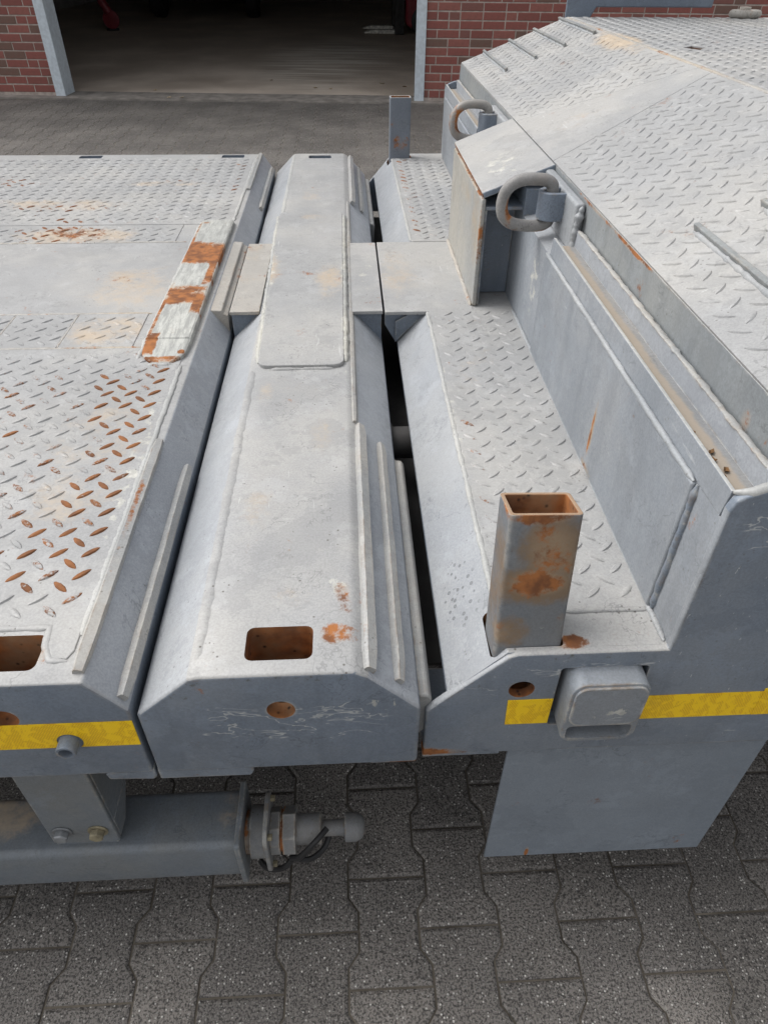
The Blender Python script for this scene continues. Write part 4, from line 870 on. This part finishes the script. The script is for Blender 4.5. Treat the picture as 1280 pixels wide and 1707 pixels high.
# lashing rings on both sides of the box arm
def lashing(y0, y1, yr):
    b = MB(); b.box(0.434, 0.4545, y0, y1, 1.048, 1.139); 
    pl_ = adopt(b.build('lashing_eye', 'beadside', None, bevel=0.006, seg=3), Q)
    def s2(o): o.parent = pl_; return o
    # saddle
    b = MB(); n = 10; ins, outs = [], []
    for k in range(n + 1):
        a = R(90 + 180 * k / n); outs.append((0.413 + 0.027 * math.cos(a), yr + 0.027 * math.sin(a))); ins.append((0.413 + 0.016 * math.cos(a), yr + 0.016 * math.sin(a)))
    b.prism([(0.436, yr + 0.027)] + outs + [(0.436, yr - 0.027), (0.436, yr - 0.016)] + ins[::-1] + [(0.436, yr + 0.016)], 1.083, 1.137, 'z'); s2(b.build('saddle', 'side', None, bevel=0.002, smooth=40))
    # link: D-shaped, hanging out over the step
    pts = []; cz = 1.110
    for k in range(6): pts.append((0.413, yr, cz - 0.034 + 0.068 * k / 5))
    for k in range(1, 5): a = R(90 * k / 5); pts.append((0.413 - 0.014 * math.sin(a) - 0.0, yr, cz + 0.034 + 0.012 * (1 - math.cos(a)) if False else cz + 0.034 + 0.012 * math.sin(a)))
    pts = [(0.413, cz - 0.030), (0.413, cz), (0.413, cz + 0.030), (0.408, cz + 0.040), (0.396, cz + 0.046), (0.375, cz + 0.048), (0.352, cz + 0.047), (0.333, cz + 0.040), (0.319, cz + 0.026), (0.3135, cz + 0.006), (0.316, cz - 0.015), (0.325, cz - 0.029), (0.341, cz - 0.0375), (0.362, cz - 0.041), (0.382, cz - 0.042), (0.399, cz - 0.040), (0.409, cz - 0.036)]
    P = [Vector((x, yr, z)) for x, z in pts]; out = []
    m = len(P)
    for k in range(m):
        p0, p1, p2, p3 = P[k - 1], P[k], P[(k + 1) % m], P[(k + 2) % m]
        for q in range(4):
            u = q / 4; out.append(0.5 * ((2 * p1) + (p2 - p0) * u + (2 * p0 - 5 * p1 + 4 * p2 - p3) * u ** 2 + (3 * p1 - p0 - 3 * p2 + p3) * u ** 3))
    b = MB(); b.tube(out, lambda k, q: 0.0120 * (1 + 0.03 * noise.noise(out[k] * 60)), 14, True, (0, 1, 0)); s2(b.build('ring', 'ring', None, smooth=60))
lashing(1.355, 1.612, 1.455); lashing(2.085, 2.335, 2.235)
bead([(0.440, 1.352, 1.046), (0.440, 1.350, 1.10), (0.446, 1.350, 1.136)], 0.006, 0.005, 'weld_seam', 'beadside', Q, upv=(0, -1, 0), step=0.003, seed=71, rough=0.8)
# far headboard and platform ring
b = MB(); b.prism([(0.838, 1.285), (0.93, 1.285), (0.95, 1.322), (1.390, 1.322), (1.395, 1.40), (1.395, 2.1), (0.838, 2.1)], 3.138, 3.156, 'y'); adopt(b.build('headboard', 'headboard', None, bevel=0.004), Q)
rg = MB(); rg.tube([(1.505 + 0.048 * math.cos(a * math.pi / 12), 3.10 + 0.03 * math.sin(a * math.pi / 12), 1.307) for a in range(24)], 0.0125, 10, True)
rg = adopt(rg.build('platform_ring', 'ring', None, smooth=60), Q)
b = MB(); b.lathe([(0.0, 0.022), (0.034, 0.020)], (1.505, 3.11, 1.293), 'z', 14); o = b.build('boss', 'block', None); o.parent = rg
# face details: tape, latch, bottom flange, skirt plate
ct = MB(); ct.prism(circle(0.216, 0.757, 0.0205), 0.5, 0.56, 'y')
tape(Q, 0.2005, 0.2625, 0.6775, 0.734, YR, x0b=0.2025, cut=ct)
tape(Q, 0.381, 0.556, 0.6785, 0.7325, YR); tape(Q, 0.5565, 1.6, 0.6780, 0.739, YR)
b = MB(); b.prism(rrect(0.272, 0.376, 0.672, 0.8005, 0.020, 5), 0.514, 0.598, 'y')
b2 = MB(); b2.prism(rrect(0.2765, 0.3725, 0.716, 0.7965, 0.017, 5), 0.5105, 0.5145, 'y'); adopt(b2.build('latch_plate', 'latch', None, bevel=0.001), Q)
cw = MB(); cw.prism(rrect(0.279, 0.368, 0.680, 0.710, 0.007), 0.50, 0.585, 'y')
lt_ = adopt(b.build('latch_handle', 'latch', None, bevel=0.003, cut=cw, seg=2), Q)
b = MB(); b.box(0.090, 0.205, 0.546, 0.70, 0.594, 0.6035); adopt(b.build('bottom_flange', 'side', None, bevel=0.002), Q)
b = MB(); b.box(0.223, 0.628, 0.560, 0.566, 0.212, 0.604); adopt(b.build('skirt_plate', 'flap', None, bevel=0.0015), Q)
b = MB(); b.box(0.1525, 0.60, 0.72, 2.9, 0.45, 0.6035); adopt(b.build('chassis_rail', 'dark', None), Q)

# ------------------------------------------------------------------ stakes in their pockets
def stake(name, label, base, Lh, ry, rx, mats, w=0.088, d=0.060):
    o = MB(); wl_ = 0.0055
    out = rrect(-w / 2, w / 2, 0, d, 0.006, 4); inn = rrect(-w / 2 + wl_, w / 2 - wl_, wl_, d - wl_, 0.003, 4); n = len(out)
    z0 = -0.02
    vs = [(x, y, z0) for x, y in out] + [(x, y, Lh) for x, y in out] + [(x, y, Lh) for x, y in inn] + [(x, y, z0) for x, y in inn]
    fs, mi = [], []
    for i in range(n):
        j = (i + 1) % n
        fs += [(i, j, j + n, i + n), (i + n, j + n, j + 2 * n, i + 2 * n), (i + 2 * n, j + 2 * n, j + 3 * n, i + 3 * n), (i + 3 * n, j + 3 * n, j, i)]; mi += [0, 1, 2, 2]
    mt = Matrix.Translation(base) @ Matrix.Rotation(ry, 4, 'Y') @ Matrix.Rotation(rx, 4, 'X')
    o.add([mt @ Vector(v) for v in vs], fs, mi)
    ob = o.build(name, mats, None, bevel=0.0012, smooth=40)
    tag(ob, label, 'stake'); return ob
stake('steel_stake', 'short rusty square-tube stake leaning in the near edge pocket beside the step', Vector((0.2175, 0.558, 0.83)), 0.190, R(1.5), R(-12.3), ['stake', 'rim', 'stakein'])
stake('steel_stake', 'small upright grey square-tube stake at the far edge of the trailer', Vector((0.219, 3.050, 0.83)), 0.214, 0.0, 0.0, ['stakefar', 'bead', 'stakein'], 0.082, 0.05)
bpy.context.view_layer.update()
